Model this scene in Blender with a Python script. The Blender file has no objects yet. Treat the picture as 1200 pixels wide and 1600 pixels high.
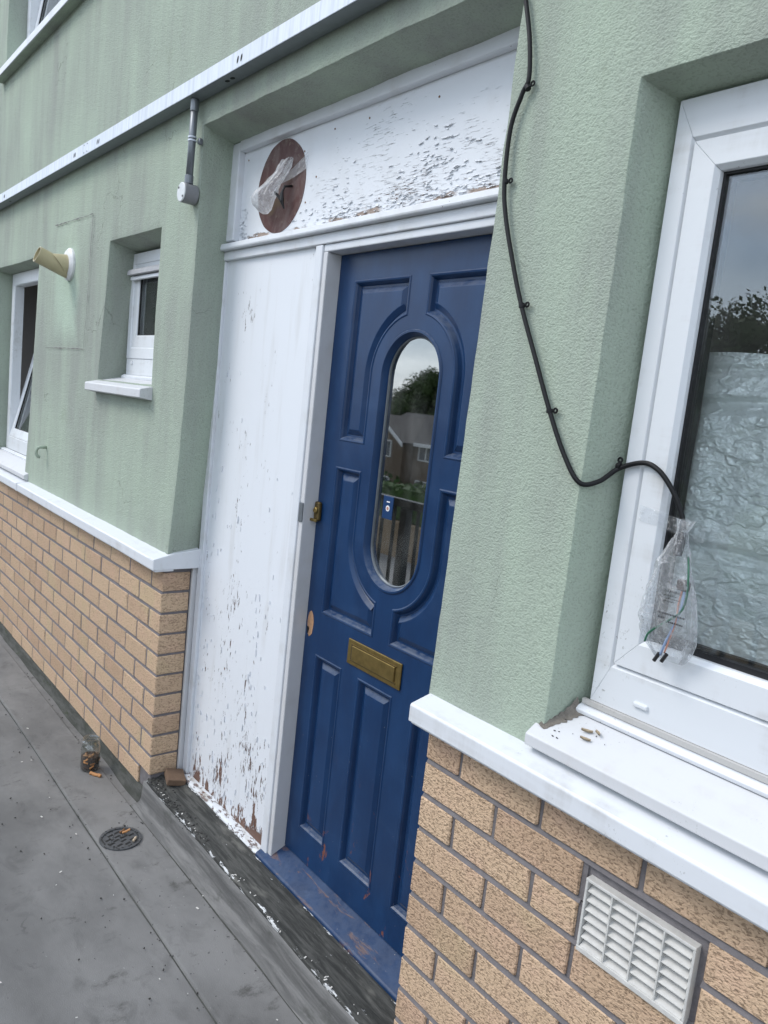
import bpy, bmesh, math, random
from mathutils import Vector, Matrix, noise
random.seed(7)
R = math.radians
sc = bpy.context.scene
C = sc.collection

# ------------------------------------------------------------------ camera
yaw, pit, roll = R(40.1), R(7.82), R(6.236)
F = Vector((-math.cos(yaw)*math.cos(pit), math.sin(yaw)*math.cos(pit), -math.sin(pit)))
rt = F.cross(Vector((0, 0, 1))).normalized()
up = rt.cross(F)
r2 = rt*math.cos(roll) + up*math.sin(roll)
u2 = up*math.cos(roll) - rt*math.sin(roll)
cam = bpy.data.cameras.new('camera')
cam.sensor_fit = 'HORIZONTAL'
cam.sensor_width = 36.0
cam.lens = 36.0*1175.35/1200.0
cam.clip_start = 0.05
cam.clip_end = 1000
co = bpy.data.objects.new('camera', cam)
C.objects.link(co)
CAM = Vector((2.664, -1.1817, 1.665))
co.matrix_world = Matrix(((r2.x, u2.x, -F.x, CAM.x), (r2.y, u2.y, -F.y, CAM.y), (r2.z, u2.z, -F.z, CAM.z), (0, 0, 0, 1)))
sc.camera = co
sc.render.resolution_x, sc.render.resolution_y = 768, 1024

# ------------------------------------------------------------------ sky, sun, exposure
SUN = Vector((-0.42, -0.62, 0.80)).normalized()
w = bpy.data.worlds.new('World')
sc.world = w
w.use_nodes = True
nt = w.node_tree
nt.nodes.clear()
def wn(t, **k):
    n = nt.nodes.new(t)
    for a, b in k.items():
        setattr(n, a, b)
    return n
wo = wn('ShaderNodeOutputWorld')
bg = wn('ShaderNodeBackground')
sky = wn('ShaderNodeTexSky', sky_type='NISHITA', sun_disc=False)
sky.sun_elevation = math.asin(SUN.z)
sky.sun_rotation = math.atan2(SUN.x, SUN.y)
sky.dust_density = 0.6
tc = wn('ShaderNodeTexCoord')
sep = wn('ShaderNodeSeparateXYZ')
nt.links.new(tc.outputs['Generated'], sep.inputs[0])
mx = wn('ShaderNodeMath', operation='MAXIMUM'); mx.inputs[1].default_value = 0.0
nt.links.new(sep.outputs[2], mx.inputs[0])
ad = wn('ShaderNodeMath', operation='ADD'); ad.inputs[1].default_value = 0.22
nt.links.new(mx.outputs[0], ad.inputs[0])
dv = wn('ShaderNodeVectorMath', operation='DIVIDE')
nt.links.new(tc.outputs['Generated'], dv.inputs[0]); nt.links.new(ad.outputs[0], dv.inputs[1])
cn = wn('ShaderNodeTexNoise'); cn.inputs['Scale'].default_value = 1.35; cn.inputs['Detail'].default_value = 8; cn.inputs['Roughness'].default_value = 0.58
nt.links.new(dv.outputs[0], cn.inputs['Vector'])
cr = wn('ShaderNodeValToRGB')
cr.color_ramp.elements[0].position = 0.40; cr.color_ramp.elements[0].color = (0.22, 0.22, 0.22, 1)
cr.color_ramp.elements[1].position = 0.56; cr.color_ramp.elements[1].color = (1, 1, 1, 1)
nt.links.new(cn.outputs['Fac'], cr.inputs[0])
cn2 = wn('ShaderNodeTexNoise'); cn2.inputs['Scale'].default_value = 3.1; cn2.inputs['Detail'].default_value = 6
nt.links.new(dv.outputs[0], cn2.inputs['Vector'])
cc = wn('ShaderNodeValToRGB')
cc.color_ramp.elements[0].position = 0.3; cc.color_ramp.elements[0].color = (0.52, 0.60, 0.72, 1)
cc.color_ramp.elements[1].position = 0.7; cc.color_ramp.elements[1].color = (0.93, 1.0, 1.10, 1)
nt.links.new(cn2.outputs['Fac'], cc.inputs[0])
cs = wn('ShaderNodeVectorMath', operation='SCALE'); cs.inputs['Scale'].default_value = 9.0
nt.links.new(cc.outputs[0], cs.inputs[0])
cm = wn('ShaderNodeMix', data_type='RGBA')
hz = wn('ShaderNodeMapRange', interpolation_type='SMOOTHSTEP'); hz.inputs[1].default_value = 0.38; hz.inputs[2].default_value = 0.02; hz.inputs[3].default_value = 0.0; hz.inputs[4].default_value = 0.82
nt.links.new(sep.outputs[2], hz.inputs[0])
mxx = wn('ShaderNodeMath', operation='MAXIMUM')
nt.links.new(cr.outputs[0], mxx.inputs[0]); nt.links.new(hz.outputs[0], mxx.inputs[1])
nt.links.new(mxx.outputs[0], cm.inputs[0])
nt.links.new(sky.outputs[0], cm.inputs[6])
nt.links.new(cs.outputs[0], cm.inputs[7])
nt.links.new(cm.outputs[2], bg.inputs[0])
bg.inputs[1].default_value = 0.15
nt.links.new(bg.outputs[0], wo.inputs[0])

sl = bpy.data.lights.new('sun', 'SUN')
sl.energy = 1.2
sl.angle = R(24)
sl.color = (1.0, 0.96, 0.90)
so = bpy.data.objects.new('sun', sl)
C.objects.link(so)
so.rotation_euler = (-SUN).to_track_quat('-Z', 'Y').to_euler()
so.location = (0, -10, 12)
sc.view_settings.view_transform = 'Standard'
sc.view_settings.look = 'None'
sc.view_settings.gamma = 1
sc.view_settings.use_curve_mapping = False
sc.view_settings.exposure = 0.70

# ------------------------------------------------------------------ object helpers
LOC = {}
def link(name, me, mat, parent=None):
    o = bpy.data.objects.new(name, me)
    C.objects.link(o)
    if mat is not None and me is not None and not me.materials:
        me.materials.append(mat)
    if parent is not None:
        o.parent = parent
        o.matrix_parent_inverse = Matrix.Translation(-LOC.get(parent.name, Vector((0, 0, 0))))
    return o
def thing(name, label, cat, loc=(0, 0, 0), group=None):
    o = bpy.data.objects.new(name, None)
    C.objects.link(o)
    o.empty_display_size = 0.05
    o.location = loc
    LOC[o.name] = Vector(loc)
    tag(o, label, cat, group)
    return o
def tag(o, label, cat, group=None):
    o['label'] = label
    o['category'] = cat
    if group:
        o['group'] = group
    return o
def struct(o):
    o['kind'] = 'structure'
    return o

class MB:
    """collects vertices and faces for one mesh"""
    def __init__(s):
        s.v = []; s.f = []
    def add(s, vs, fs):
        b = len(s.v)
        s.v += [tuple(p) for p in vs]
        s.f += [tuple(b+i for i in f) for f in fs]
        return s
    def box(s, x0, x1, y0, y1, z0, z1, m=None):
        vs = [Vector((x, y, z)) for x in (x0, x1) for y in (y0, y1) for z in (z0, z1)]
        if m is not None:
            vs = [m @ p for p in vs]
        return s.add(vs, [(0, 1, 3, 2), (4, 6, 7, 5), (0, 4, 5, 1), (2, 3, 7, 6), (0, 2, 6, 4), (1, 5, 7, 3)])
    def tube(s, pts, r, n=10, cap=True):
        pts = [Vector(p) for p in pts]
        rs = r if isinstance(r, (list, tuple)) else [r]*len(pts)
        rings = []
        t0 = (pts[1]-pts[0]).normalized()
        a = t0.orthogonal().normalized()
        for i, p in enumerate(pts):
            if i == 0: t = pts[1]-pts[0]
            elif i == len(pts)-1: t = pts[-1]-pts[-2]
            else: t = pts[i+1]-pts[i-1]
            t.normalize()
            a = (a - t*a.dot(t)).normalized()
            b = t.cross(a)
            rings.append([p + (a*math.cos(q*2*math.pi/n)+b*math.sin(q*2*math.pi/n))*rs[i] for q in range(n)])
        vs = [p for ring in rings for p in ring]
        fs = []
        for i in range(len(pts)-1):
            for q in range(n):
                fs.append((i*n+q, i*n+(q+1) % n, (i+1)*n+(q+1) % n, (i+1)*n+q))
        if cap:
            fs.append(tuple(reversed(range(n))))
            fs.append(tuple((len(pts)-1)*n+q for q in range(n)))
        return s.add(vs, fs)
    def lathe(s, prof, n=24, origin=(0, 0, 0), axis='Z'):
        o = Vector(origin)
        vs = []
        for (r, h) in prof:
            for q in range(n):
                a = 2*math.pi*q/n
                if axis == 'Z': p = Vector((r*math.cos(a), r*math.sin(a), h))
                else: p = Vector((r*math.cos(a), h, r*math.sin(a)))
                vs.append(o+p)
        fs = []
        for i in range(len(prof)-1):
            for q in range(n):
                f = (i*n+q, i*n+(q+1) % n, (i+1)*n+(q+1) % n, (i+1)*n+q)
                fs.append(f if axis == 'Z' else f[::-1])
        fs.append(tuple(reversed(range(n))) if axis == 'Z' else tuple(range(n)))
        e = tuple((len(prof)-1)*n+q for q in range(n))
        fs.append(e if axis == 'Z' else e[::-1])
        return s.add(vs, fs)
    def extx(s, prof, x0, x1, n=1, wob=0.0, close=True):
        """a profile of (y, z) run along X"""
        m = len(prof); vs = []; fs = []
        for i in range(n+1):
            x = x0+(x1-x0)*i/n
            for k, (y, z) in enumerate(prof):
                d = Vector((0, 0, 0))
                if wob:
                    d = noise.noise_vector(Vector((x*3.1, y*9, z*9)))*wob
                vs.append((x, y+d.y, z+d.z))
        for i in range(n):
            for k in range(m if close else m-1):
                k2 = (k+1) % m
                fs.append((i*m+k, i*m+k2, (i+1)*m+k2, (i+1)*m+k))
        if close:
            fs.append(tuple(reversed(range(m))))
            fs.append(tuple(n*m+k for k in range(m)))
        return s.add(vs, fs)
    def mesh(s, name, smooth=False):
        me = bpy.data.meshes.new(name)
        me.from_pydata(s.v, [], s.f)
        me.validate()
        bm = bmesh.new(); bm.from_mesh(me)
        bmesh.ops.recalc_face_normals(bm, faces=bm.faces)
        bm.to_mesh(me); bm.free()
        if smooth:
            for p in me.polygons: p.use_smooth = True
        return me
    def obj(s, name, mat, parent=None, bevel=0, smooth=False, seg=2, ang=35):
        o = link(name, s.mesh(name, smooth), mat, parent)
        if bevel:
            b = o.modifiers.new('b', 'BEVEL'); b.width = bevel; b.segments = seg; b.limit_method = 'ANGLE'; b.angle_limit = R(ang)
            b.harden_normals = False
        return o
def smooth_by_angle(o, a=40):
    for p in o.data.polygons: p.use_smooth = True
    o.data.set_sharp_from_angle(angle=R(a))

# ------------------------------------------------------------------ material helpers
class Mat:
    def __init__(s, name, col=(0.5, 0.5, 0.5), rough=0.5, metal=0.0, spec=0.5):
        s.m = bpy.data.materials.new(name)
        s.m.use_nodes = True
        s.t = s.m.node_tree
        s.b = s.t.nodes['Principled BSDF']
        s.out = s.t.nodes['Material Output']
        s.set('Base Color', (*col, 1)); s.set('Roughness', rough); s.set('Metallic', metal); s.set('Specular IOR Level', spec)
        s._p = None
    def set(s, k, v): s.b.inputs[k].default_value = v
    def n(s, t, **k):
        x = s.t.nodes.new(t)
        for a, b in k.items(): setattr(x, a, b)
        return x
    def l(s, a, b): s.t.links.new(a, b)
    def pos(s):
        if s._p is None: s._p = s.n('ShaderNodeNewGeometry').outputs['Position']
        return s._p
    def xyz(s, i):
        q = s.n('ShaderNodeSeparateXYZ'); s.l(s.pos(), q.inputs[0]); return q.outputs[i]
    def map(s, scale, off=(0, 0, 0), rot=(0, 0, 0), src=None):
        q = s.n('ShaderNodeMapping'); q.inputs['Scale'].default_value = scale; q.inputs['Location'].default_value = off; q.inputs['Rotation'].default_value = rot
        s.l(src or s.pos(), q.inputs[0]); return q.outputs[0]
    def noise(s, scale=(1, 1, 1), detail=4, rough=0.55, off=(0, 0, 0), dist=0.0, rot=(0, 0, 0), src=None):
        if not isinstance(scale, tuple): scale = (scale,)*3
        q = s.n('ShaderNodeTexNoise'); q.inputs['Scale'].default_value = 1; q.inputs['Detail'].default_value = detail; q.inputs['Roughness'].default_value = rough
        q.inputs['Distortion'].default_value = dist
        s.l(s.map(scale, off, rot, src), q.inputs['Vector']); return q.outputs['Fac']
    def vor(s, scale, feat='F1', off=(0, 0, 0), rnd=1.0):
        if not isinstance(scale, tuple): scale = (scale,)*3
        q = s.n('ShaderNodeTexVoronoi', feature=feat); q.inputs['Scale'].default_value = 1; q.inputs['Randomness'].default_value = rnd
        s.l(s.map(scale, off), q.inputs['Vector']); return q.outputs['Distance']
    def ma(s, op, a, b=0.0, c=None, clamp=False):
        q = s.n('ShaderNodeMath', operation=op, use_clamp=clamp)
        for i, v in enumerate((a, b, c)):
            if v is None: continue
            if isinstance(v, (int, float)): q.inputs[i].default_value = v
            else: s.l(v, q.inputs[i])
        return q.outputs[0]
    def step(s, v, a, b):
        q = s.n('ShaderNodeMapRange', interpolation_type='SMOOTHSTEP'); q.inputs[1].default_value = a; q.inputs[2].default_value = b
        s.l(v, q.inputs[0]); return q.outputs[0]
    def mix(s, f, a, b):
        q = s.n('ShaderNodeMix', data_type='RGBA')
        for i, v in ((0, f), (6, a), (7, b)):
            if isinstance(v, (int, float)): q.inputs[i].default_value = v
            elif isinstance(v, tuple): q.inputs[i].default_value = (*v, 1)
            else: s.l(v, q.inputs[i])
        return q.outputs[2]
    def col(s, c): s.l(c, s.b.inputs['Base Color'])
    def rgh(s, c): s.l(c, s.b.inputs['Roughness'])
    def bump(s, h, strength=0.5, dist=0.002, prev=None):
        q = s.n('ShaderNodeBump'); q.inputs['Strength'].default_value = strength; q.inputs['Distance'].default_value = dist
        s.l(h, q.inputs['Height'])
        if prev is not None: s.l(prev, q.inputs['Normal'])
        s.l(q.outputs[0], s.b.inputs['Normal']); return q.outputs[0]
    def rnd(s):
        return s.n('ShaderNodeObjectInfo').outputs['Random']

# --- green render
def mat_render(name, clean=(0.384, 0.452, 0.362), dirt=(0.282, 0.300, 0.27), patch=False):
    m = Mat(name, clean, 0.92, spec=0.25)
    st = m.noise((7, 7, 1.1), 5, 0.6)
    big = m.noise((1.1, 1.1, 0.8), 4, 0.55, off=(3.3, 0, 1.2))
    run = m.noise((24, 24, 1.3), 4, 0.6, off=(2, 8, 1))
    f = m.ma('ADD', m.ma('ADD', m.ma('MULTIPLY', st, 0.5), m.ma('MULTIPLY', big, 0.75)), m.ma('MULTIPLY', run, 0.16))
    c = m.mix(m.ma('MULTIPLY', m.step(f, 0.54, 0.90), 0.85), clean, dirt)
    c = m.mix(m.ma('MULTIPLY', m.step(f, 0.60, 0.44), 0.6), c, (0.415, 0.515, 0.40))
    alg = m.noise((5, 5, 3), 5, 0.7, off=(9, 1, 4))
    c = m.mix(m.ma('MULTIPLY', m.step(alg, 0.60, 0.76), 0.22), c, (0.20, 0.235, 0.15))
    if patch:
        x, z = m.xyz(0), m.xyz(2)
        dx = m.ma('ABSOLUTE', m.ma('ADD', x, 1.38)); dz = m.ma('ABSOLUTE', m.ma('SUBTRACT', z, 2.06))
        d = m.ma('ADD', m.ma('MAXIMUM', dx, m.ma('MULTIPLY', dz, 0.8)), m.ma('MULTIPLY', m.ma('SUBTRACT', m.noise((6, 6, 4), 4, 0.6), 0.5), 0.2))
        c = m.mix(m.ma('MULTIPLY', m.step(d, 0.23, 0.08), 0.75), c, (0.44, 0.545, 0.435))
    # stipple: a darker tone in the pits of the float finish
    pit = m.noise((175, 175, 230), 3, 0.6, dist=0.35)
    c = m.mix(m.ma('MULTIPLY', m.step(pit, 0.50, 0.36), 0.26), c, (0.16, 0.185, 0.15))
    cr = m.n('ShaderNodeTexVoronoi', feature='DISTANCE_TO_EDGE'); cr.inputs['Scale'].default_value = 1
    wv_ = m.n('ShaderNodeVectorMath', operation='ADD')
    wn2 = m.n('ShaderNodeTexNoise'); wn2.inputs['Scale'].default_value = 7; wn2.inputs['Detail'].default_value = 5; m.l(m.pos(), wn2.inputs['Vector'])
    ws = m.n('ShaderNodeVectorMath', operation='SCALE'); ws.inputs['Scale'].default_value = 0.5; m.l(wn2.outputs['Color'], ws.inputs[0])
    m.l(m.map((1.7, 1.7, 2.1)), wv_.inputs[0]); m.l(ws.outputs[0], wv_.inputs[1]); m.l(wv_.outputs[0], cr.inputs['Vector'])
    crack = m.ma('MULTIPLY', m.step(cr.outputs['Distance'], 0.006, 0.001), m.step(m.noise(1.7, 2, off=(5, 1, 0)), 0.56, 0.62))
    c = m.mix(m.ma('MULTIPLY', crack, 0.45), c, (0.12, 0.125, 0.10))
    m.col(c)
    h = m.ma('ADD', m.ma('SUBTRACT', pit, m.ma('MULTIPLY', crack, 0.4)), m.ma('MULTIPLY', m.noise(80, 2, 0.5), 0.55))
    m.bump(h, 0.62, 0.006)
    return m.m
M_render = mat_render('sage_render')
M_render2 = mat_render('washed_render', patch=True)

# --- bricks
def mat_brick():
    m = Mat('buff_brick', (0.47, 0.32, 0.2), 0.9, spec=0.3)
    r = m.rnd()
    base = m.mix(m.ma('POWER', r, 1.4), (0.62, 0.445, 0.295), (0.50, 0.345, 0.23))
    v = m.noise(9, 3, 0.5)
    base = m.mix(m.ma('MULTIPLY', m.step(v, 0.45, 0.75), 0.45), base, (0.64, 0.42, 0.305))
    yl = m.noise(4, 2, 0.5, off=(9, 2, 1))
    base = m.mix(m.ma('MULTIPLY', m.step(yl, 0.56, 0.72), 0.4), base, (0.55, 0.45, 0.26))
    a = m.noise((120, 120, 215), 3, 0.6, dist=0.25, rot=(0, R(8), 0))
    b = m.noise((85, 85, 165), 3, 0.6, dist=0.35, off=(4, 4, 4), rot=(0, R(-14), 0))
    crv = m.ma('MAXIMUM', m.step(a, 0.45, 0.36), m.ma('MULTIPLY', m.step(b, 0.43, 0.34), 0.9))
    c = m.mix(m.ma('MULTIPLY', crv, 0.52), base, (0.16, 0.10, 0.062))
    c = m.mix(m.ma('MULTIPLY', m.step(a, 0.58, 0.70), 0.25), c, (0.76, 0.57, 0.40))
    m.col(c)
    m.bump(m.ma('SUBTRACT', m.ma('ADD', a, m.ma('MULTIPLY', b, 0.6)), m.ma('MULTIPLY', crv, 0.6)), 0.7, 0.006)
    return m.m
M_brick = mat_brick()
def mat_mortar():
    m = Mat('dark_mortar', (0.10, 0.095, 0.1), 0.95, spec=0.2)
    n = m.noise(40, 4, 0.6)
    m.col(m.mix(n, (0.11, 0.103, 0.106), (0.22, 0.205, 0.21)))
    m.bump(m.noise(260, 3, 0.6), 0.5, 0.003)
    return m.m
M_mortar = mat_mortar()

# --- white plastic
def mat_upvc(name, col=(0.66, 0.68, 0.70), rough=0.32, dirt=0.62, grime=(0.36, 0.34, 0.31)):
    m = Mat(name, col, rough)
    a = m.ma('ADD', m.ma('MULTIPLY', m.noise((14, 14, 3), 5, 0.65), 0.6), m.ma('MULTIPLY', m.noise((3, 30, 30), 4, 0.6, off=(4, 4, 1)), 0.42))
    b = m.noise((190, 190, 120), 3, 0.65, off=(2, 2, 2))
    c = m.mix(m.ma('MULTIPLY', m.step(a, 0.50, 0.78), dirt), col, grime)
    c = m.mix(m.ma('MULTIPLY', m.ma('MULTIPLY', m.step(b, 0.62, 0.70), m.step(m.noise(7, 3, 0.6, off=(8, 2, 5)), 0.54, 0.66)), dirt*1.3, clamp=True), c, (0.16, 0.15, 0.13))
    m.col(c)
    m.rgh(m.ma('ADD', m.ma('MULTIPLY', a, 0.3), rough-0.1))
    m.bump(m.noise(25, 2, 0.5), 0.06, 0.002)
    return m.m
M_upvc = mat_upvc('white_upvc')
M_cap = mat_upvc('white_capping', col=(0.65, 0.668, 0.692), rough=0.38, dirt=0.5)
M_sill = mat_upvc('grey_white_sill', col=(0.56, 0.565, 0.575), rough=0.5, dirt=0.5, grime=(0.44, 0.40, 0.36))
M_alu = mat_upvc('dirty_aluminium', col=(0.46, 0.45, 0.43), rough=0.5, dirt=0.8)

# --- white paint on timber
def peel(m, flake, bare, white=(0.70, 0.72, 0.75), wood=(0.105, 0.058, 0.042), grime=None, hgt=None):
    c = white
    if grime is not None: c = m.mix(grime, white, (0.42, 0.40, 0.36))
    c = m.mix(flake, c, (0.115, 0.068, 0.052))
    wn_ = m.noise((60, 60, 8), 4, 0.6)
    wd = m.mix(wn_, wood, (wood[0]*1.9, wood[1]*1.9, wood[2]*1.9))
    c = m.mix(bare, c, wd)
    m.col(c)
    h = m.ma('SUBTRACT', 1.0, m.ma('MAXIMUM', flake, bare))
    if hgt is not None: h = m.ma('ADD', h, m.ma('MULTIPLY', hgt, 0.35))
    m.bump(h, 0.8, 0.0025)
def mat_side():
    m = Mat('peeling_side_panel', rough=0.5)
    z = m.xyz(2); x = m.xyz(0)
    a = m.noise((105, 105, 22), 4, 0.66, dist=0.3)
    b = m.noise((6, 6, 3.2), 3, 0.5, off=(1.7, 0, 0.4))
    low = m.step(z, 1.45, 0.15)
    v = m.ma('ADD', a, m.ma('ADD', m.ma('MULTIPLY', m.ma('SUBTRACT', b, 0.5), 0.55), m.ma('MULTIPLY', low, 0.055)))
    flake = m.step(v, 0.690, 0.72)
    flake = m.ma('MULTIPLY', flake, m.step(m.noise((230, 230, 90), 2), 0.36, 0.46))
    rag = m.noise((26, 26, 7), 5, 0.7, off=(4, 0, 2))
    rag = m.ma('MULTIPLY', m.step(rag, 0.46, 0.74), 0.26)
    xr = m.ma('MULTIPLY', m.step(x, 0.38, 0.66), 0.05)
    lim = m.ma('ADD', m.ma('ADD', rag, xr), 0.125)
    bare = m.step(m.ma('SUBTRACT', lim, z), -0.004, 0.004)
    big = m.step(m.noise((17, 17, 7), 3, 0.6, off=(7, 1, 3)), 0.705, 0.72)
    bare = m.ma('MAXIMUM', bare, m.ma('MULTIPLY', big, m.step(z, 1.3, 0.9)))
    grain = m.noise((110, 110, 5), 4, 0.7)
    peel(m, flake, bare, grime=m.ma('MULTIPLY', m.step(m.noise((20, 20, 2.2), 4), 0.52, 0.8), 0.3), hgt=grain)
    return m.m
M_side = mat_side()
def mat_over():
    m = Mat('peeling_over_panel', rough=0.5)
    z = m.xyz(2); x = m.xyz(0)
    a = m.noise((26, 26, 260), 3, 0.5, dist=0.3)
    b = m.noise((4.5, 4.5, 6), 3, 0.5, off=(0.6, 0, 2.9))
    low = m.step(z, 2.40, 2.205)
    xr = m.step(x, 0.42, 0.75)
    v = m.ma('ADD', a, m.ma('ADD', m.ma('MULTIPLY', m.ma('SUBTRACT', b, 0.5), 0.50), m.ma('SUBTRACT', m.ma('MULTIPLY', m.ma('MULTIPLY', low, xr), 0.19), 0.095)))
    flake = m.ma('MULTIPLY', m.step(v, 0.690, 0.715), m.step(m.noise((70, 70, 170), 2, off=(3, 3, 3)), 0.44, 0.54))
    bz = m.ma('ADD', 2.185, m.ma('MULTIPLY', m.noise((9, 9, 26), 5, 0.7), 0.055))
    bare = m.ma('MULTIPLY', m.step(m.ma('SUBTRACT', bz, z), -0.001, 0.002), m.step(m.noise((5, 5, 2), 2, off=(2.2, 0, 0)), 0.47, 0.53))
    curl = m.ma('MULTIPLY', m.step(v, 0.58, 0.70), 2.2)
    peel(m, flake, bare, wood=(0.22, 0.17, 0.14), grime=m.ma('MULTIPLY', m.step(m.noise((9, 9, 9), 4), 0.5, 0.8), 0.16), hgt=curl)
    return m.m
M_over = mat_over()
def mat_paint(name, white=(0.65, 0.67, 0.70), dirt=0.35, rough=0.42):
    m = Mat(name, rough=rough)
    a = m.noise((9, 9, 9), 5, 0.6)
    flake = m.step(m.noise((55, 55, 25), 4, 0.65), 0.715, 0.73)
    peel(m, flake, m.ma('MULTIPLY', flake, 0.0), white=white, grime=m.ma('MULTIPLY', m.step(a, 0.46, 0.75), dirt), hgt=m.noise(60, 3))
    return m.m
M_paint = mat_paint('white_gloss_timber')
M_jamb = mat_paint('greyed_jamb_paint', white=(0.56, 0.56, 0.57), dirt=0.3)
def mat_bead():
    m = Mat('flaking_bead_paint', rough=0.6)
    fl = m.step(m.noise((24, 60, 60), 5, 0.7, off=(2, 2, 2)), 0.54, 0.57)
    peel(m, m.ma('MULTIPLY', fl, 0.85), m.ma('MULTIPLY', m.step(m.noise((13, 30, 30), 4, 0.7), 0.60, 0.62), 1.0), white=(0.62, 0.64, 0.66), grime=m.step(m.noise((12, 30, 30), 4), 0.48, 0.7))
    return m.m
M_bead = mat_bead()
def mat_patch():
    m = Mat('bare_brown_patch', rough=0.6)
    n = m.noise((22, 22, 14), 5, 0.65, dist=0.6)
    c = m.mix(m.step(n, 0.35, 0.7), (0.075, 0.024, 0.020), (0.135, 0.088, 0.078))
    c = m.mix(m.ma('MULTIPLY', m.step(m.noise(45, 4, 0.6, off=(4, 4, 4)), 0.62, 0.68), 0.5), c, (0.22, 0.17, 0.13))
    c = m.mix(m.ma('MULTIPLY', m.step(m.noise((8, 8, 8), 3), 0.55, 0.65), 0.7), c, (0.13, 0.085, 0.04))
    m.col(c); m.bump(n, 0.4, 0.002)
    return m.m
M_patch = mat_patch()
def mat_thresh():
    m = Mat('weathered_threshold', rough=0.85)
    g = m.noise((7, 75, 75), 5, 0.7, dist=0.4)
    c = m.mix(m.step(g, 0.35, 0.72), (0.020, 0.021, 0.019), (0.085, 0.085, 0.078))
    c = m.mix(m.step(m.noise((5, 16, 16), 4, 0.6, off=(3, 1, 1)), 0.56, 0.72), c, (0.12, 0.118, 0.105))
    y = m.xyz(1)
    fr = m.noise((16, 60, 60), 5, 0.7, off=(1, 1, 8))
    edge = m.ma('MAXIMUM', m.step(y, 0.012, -0.004), m.step(y, 0.096, 0.112))
    fl = m.step(m.ma('ADD', fr, m.ma('MULTIPLY', edge, 0.13)), 0.675, 0.70)
    spk = m.step(m.noise(70, 3, 0.6, off=(6, 3, 1)), 0.73, 0.75)
    m.col(m.mix(m.ma('MAXIMUM', fl, spk), c, (0.60, 0.61, 0.61)))
    m.bump(m.ma('ADD', g, fl), 0.8, 0.003)
    return m.m
M_thresh = mat_thresh()

# --- door paint
def mat_door(name, wear=0.0, sill=False):
    m = Mat(name, (0.012, 0.036, 0.125), 0.33, spec=0.38)
    z = m.xyz(2)
    n = m.noise((12, 12, 5), 5, 0.6)
    c = m.mix(m.step(n, 0.3, 0.75), (0.0058, 0.027, 0.083), (0.0095, 0.040, 0.114))
    sm = m.noise((5, 5, 7), 5, 0.68, off=(3, 0, 1), dist=0.5)
    c = m.mix(m.ma('MULTIPLY', m.step(sm, 0.50, 0.72), 0.28 if not sill else 0.75), c, (0.028, 0.068, 0.155) if not sill else (0.055, 0.10, 0.19))
    low = m.step(z, 0.62, 0.28)
    rn = m.noise((24, 24, 11) if not sill else (9, 34, 34), 5, 0.66, off=(2.4, 0, 5.1), dist=0.5)
    thr = 0.625 if not sill else 0.57
    wr = m.step(rn, thr, thr+(0.05 if not sill else 0.10))
    if not sill: wr = m.ma('MULTIPLY', wr, low)
    c = m.mix(m.ma('MULTIPLY', wr, 0.85), c, (0.19, 0.066, 0.035) if not sill else (0.13, 0.075, 0.062))
    chip = m.ma('MULTIPLY', m.step(m.noise((120, 120, 70), 3, 0.6, off=(1, 2, 3)), 0.735, 0.75), m.step(z, 1.2, 0.2))
    c = m.mix(chip, c, (0.42, 0.40, 0.38))
    nz = m.n('ShaderNodeSeparateXYZ'); m.l(m.n('ShaderNodeNewGeometry').outputs['Normal'], nz.inputs[0])
    ledge_mix = m.ma('MULTIPLY', m.step(nz.outputs[2], 0.25, 0.7), m.ma('MULTIPLY', m.step(m.noise(40, 4, 0.65), 0.3, 0.6), 0.4 if not sill else 0.12))  # paler blue-grey mixed in where the mouldings face upward
    c = m.mix(ledge_mix, c, (0.17, 0.19, 0.22))
    m.col(c)
    m.rgh(m.ma('ADD', m.ma('MULTIPLY', sm, 0.25), 0.22 if not sill else 0.35))
    gr = m.noise((70, 70, 6), 4, 0.6)
    m.bump(m.ma('SUBTRACT', m.ma('MULTIPLY', gr, 0.5), wr), 0.25, 0.0015)
    return m.m
M_door = mat_door('blue_door_gloss')
M_dsill = mat_door('worn_blue_sill', sill=True)

def simple(name, col, rough=0.5, metal=0.0, n=30, var=0.3, bs=0.15, bd=0.001, spec=0.5):
    m = Mat(name, col, rough, metal, spec)
    a = m.noise(n, 4, 0.6)
    m.col(m.mix(a, tuple(x*(1-var) for x in col), tuple(min(1, x*(1+var)) for x in col)))
    m.rgh(m.ma('ADD', m.ma('MULTIPLY', a, 0.2), rough-0.1))
    m.bump(m.noise(n*4, 3, 0.6), bs, bd)
    return m.m
M_brass = simple('aged_brass', (0.26, 0.185, 0.065), 0.45, 0.85, 60, 0.4)
M_brassd = simple('tarnished_brass', (0.14, 0.10, 0.04), 0.5, 0.8, 70, 0.5)
M_black = simple('black_cable', (0.007, 0.007, 0.008), 0.55, 0, 60, 0.3, spec=0.3)
M_gasket = simple('black_gasket', (0.008, 0.008, 0.009), 0.5, 0, 60, 0.3)
M_conduit = simple('grey_conduit', (0.17, 0.185, 0.20), 0.4, 0.5, 25, 0.3)
M_boxgrey = simple('grey_box', (0.20, 0.205, 0.21), 0.5, 0.0, 25, 0.2)
M_lid = simple('pale_lid', (0.60, 0.62, 0.62), 0.5, 0, 40, 0.25)
M_flue = simple('cream_flue', (0.43, 0.375, 0.23), 0.42, 0, 12, 0.2)
M_dark = simple('dark_void', (0.01, 0.01, 0.01), 0.8)
M_room = simple('room_plaster', (0.22, 0.21, 0.20), 0.9, 0, 4, 0.2)
M_bare = simple('splintered_wood', (0.42, 0.235, 0.13), 0.8, 0, 60, 0.4, 0.6, 0.003)
M_iron = simple('cast_iron', (0.11, 0.115, 0.12), 0.55, 0.5, 60, 0.5, 0.5, 0.002)
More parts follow.
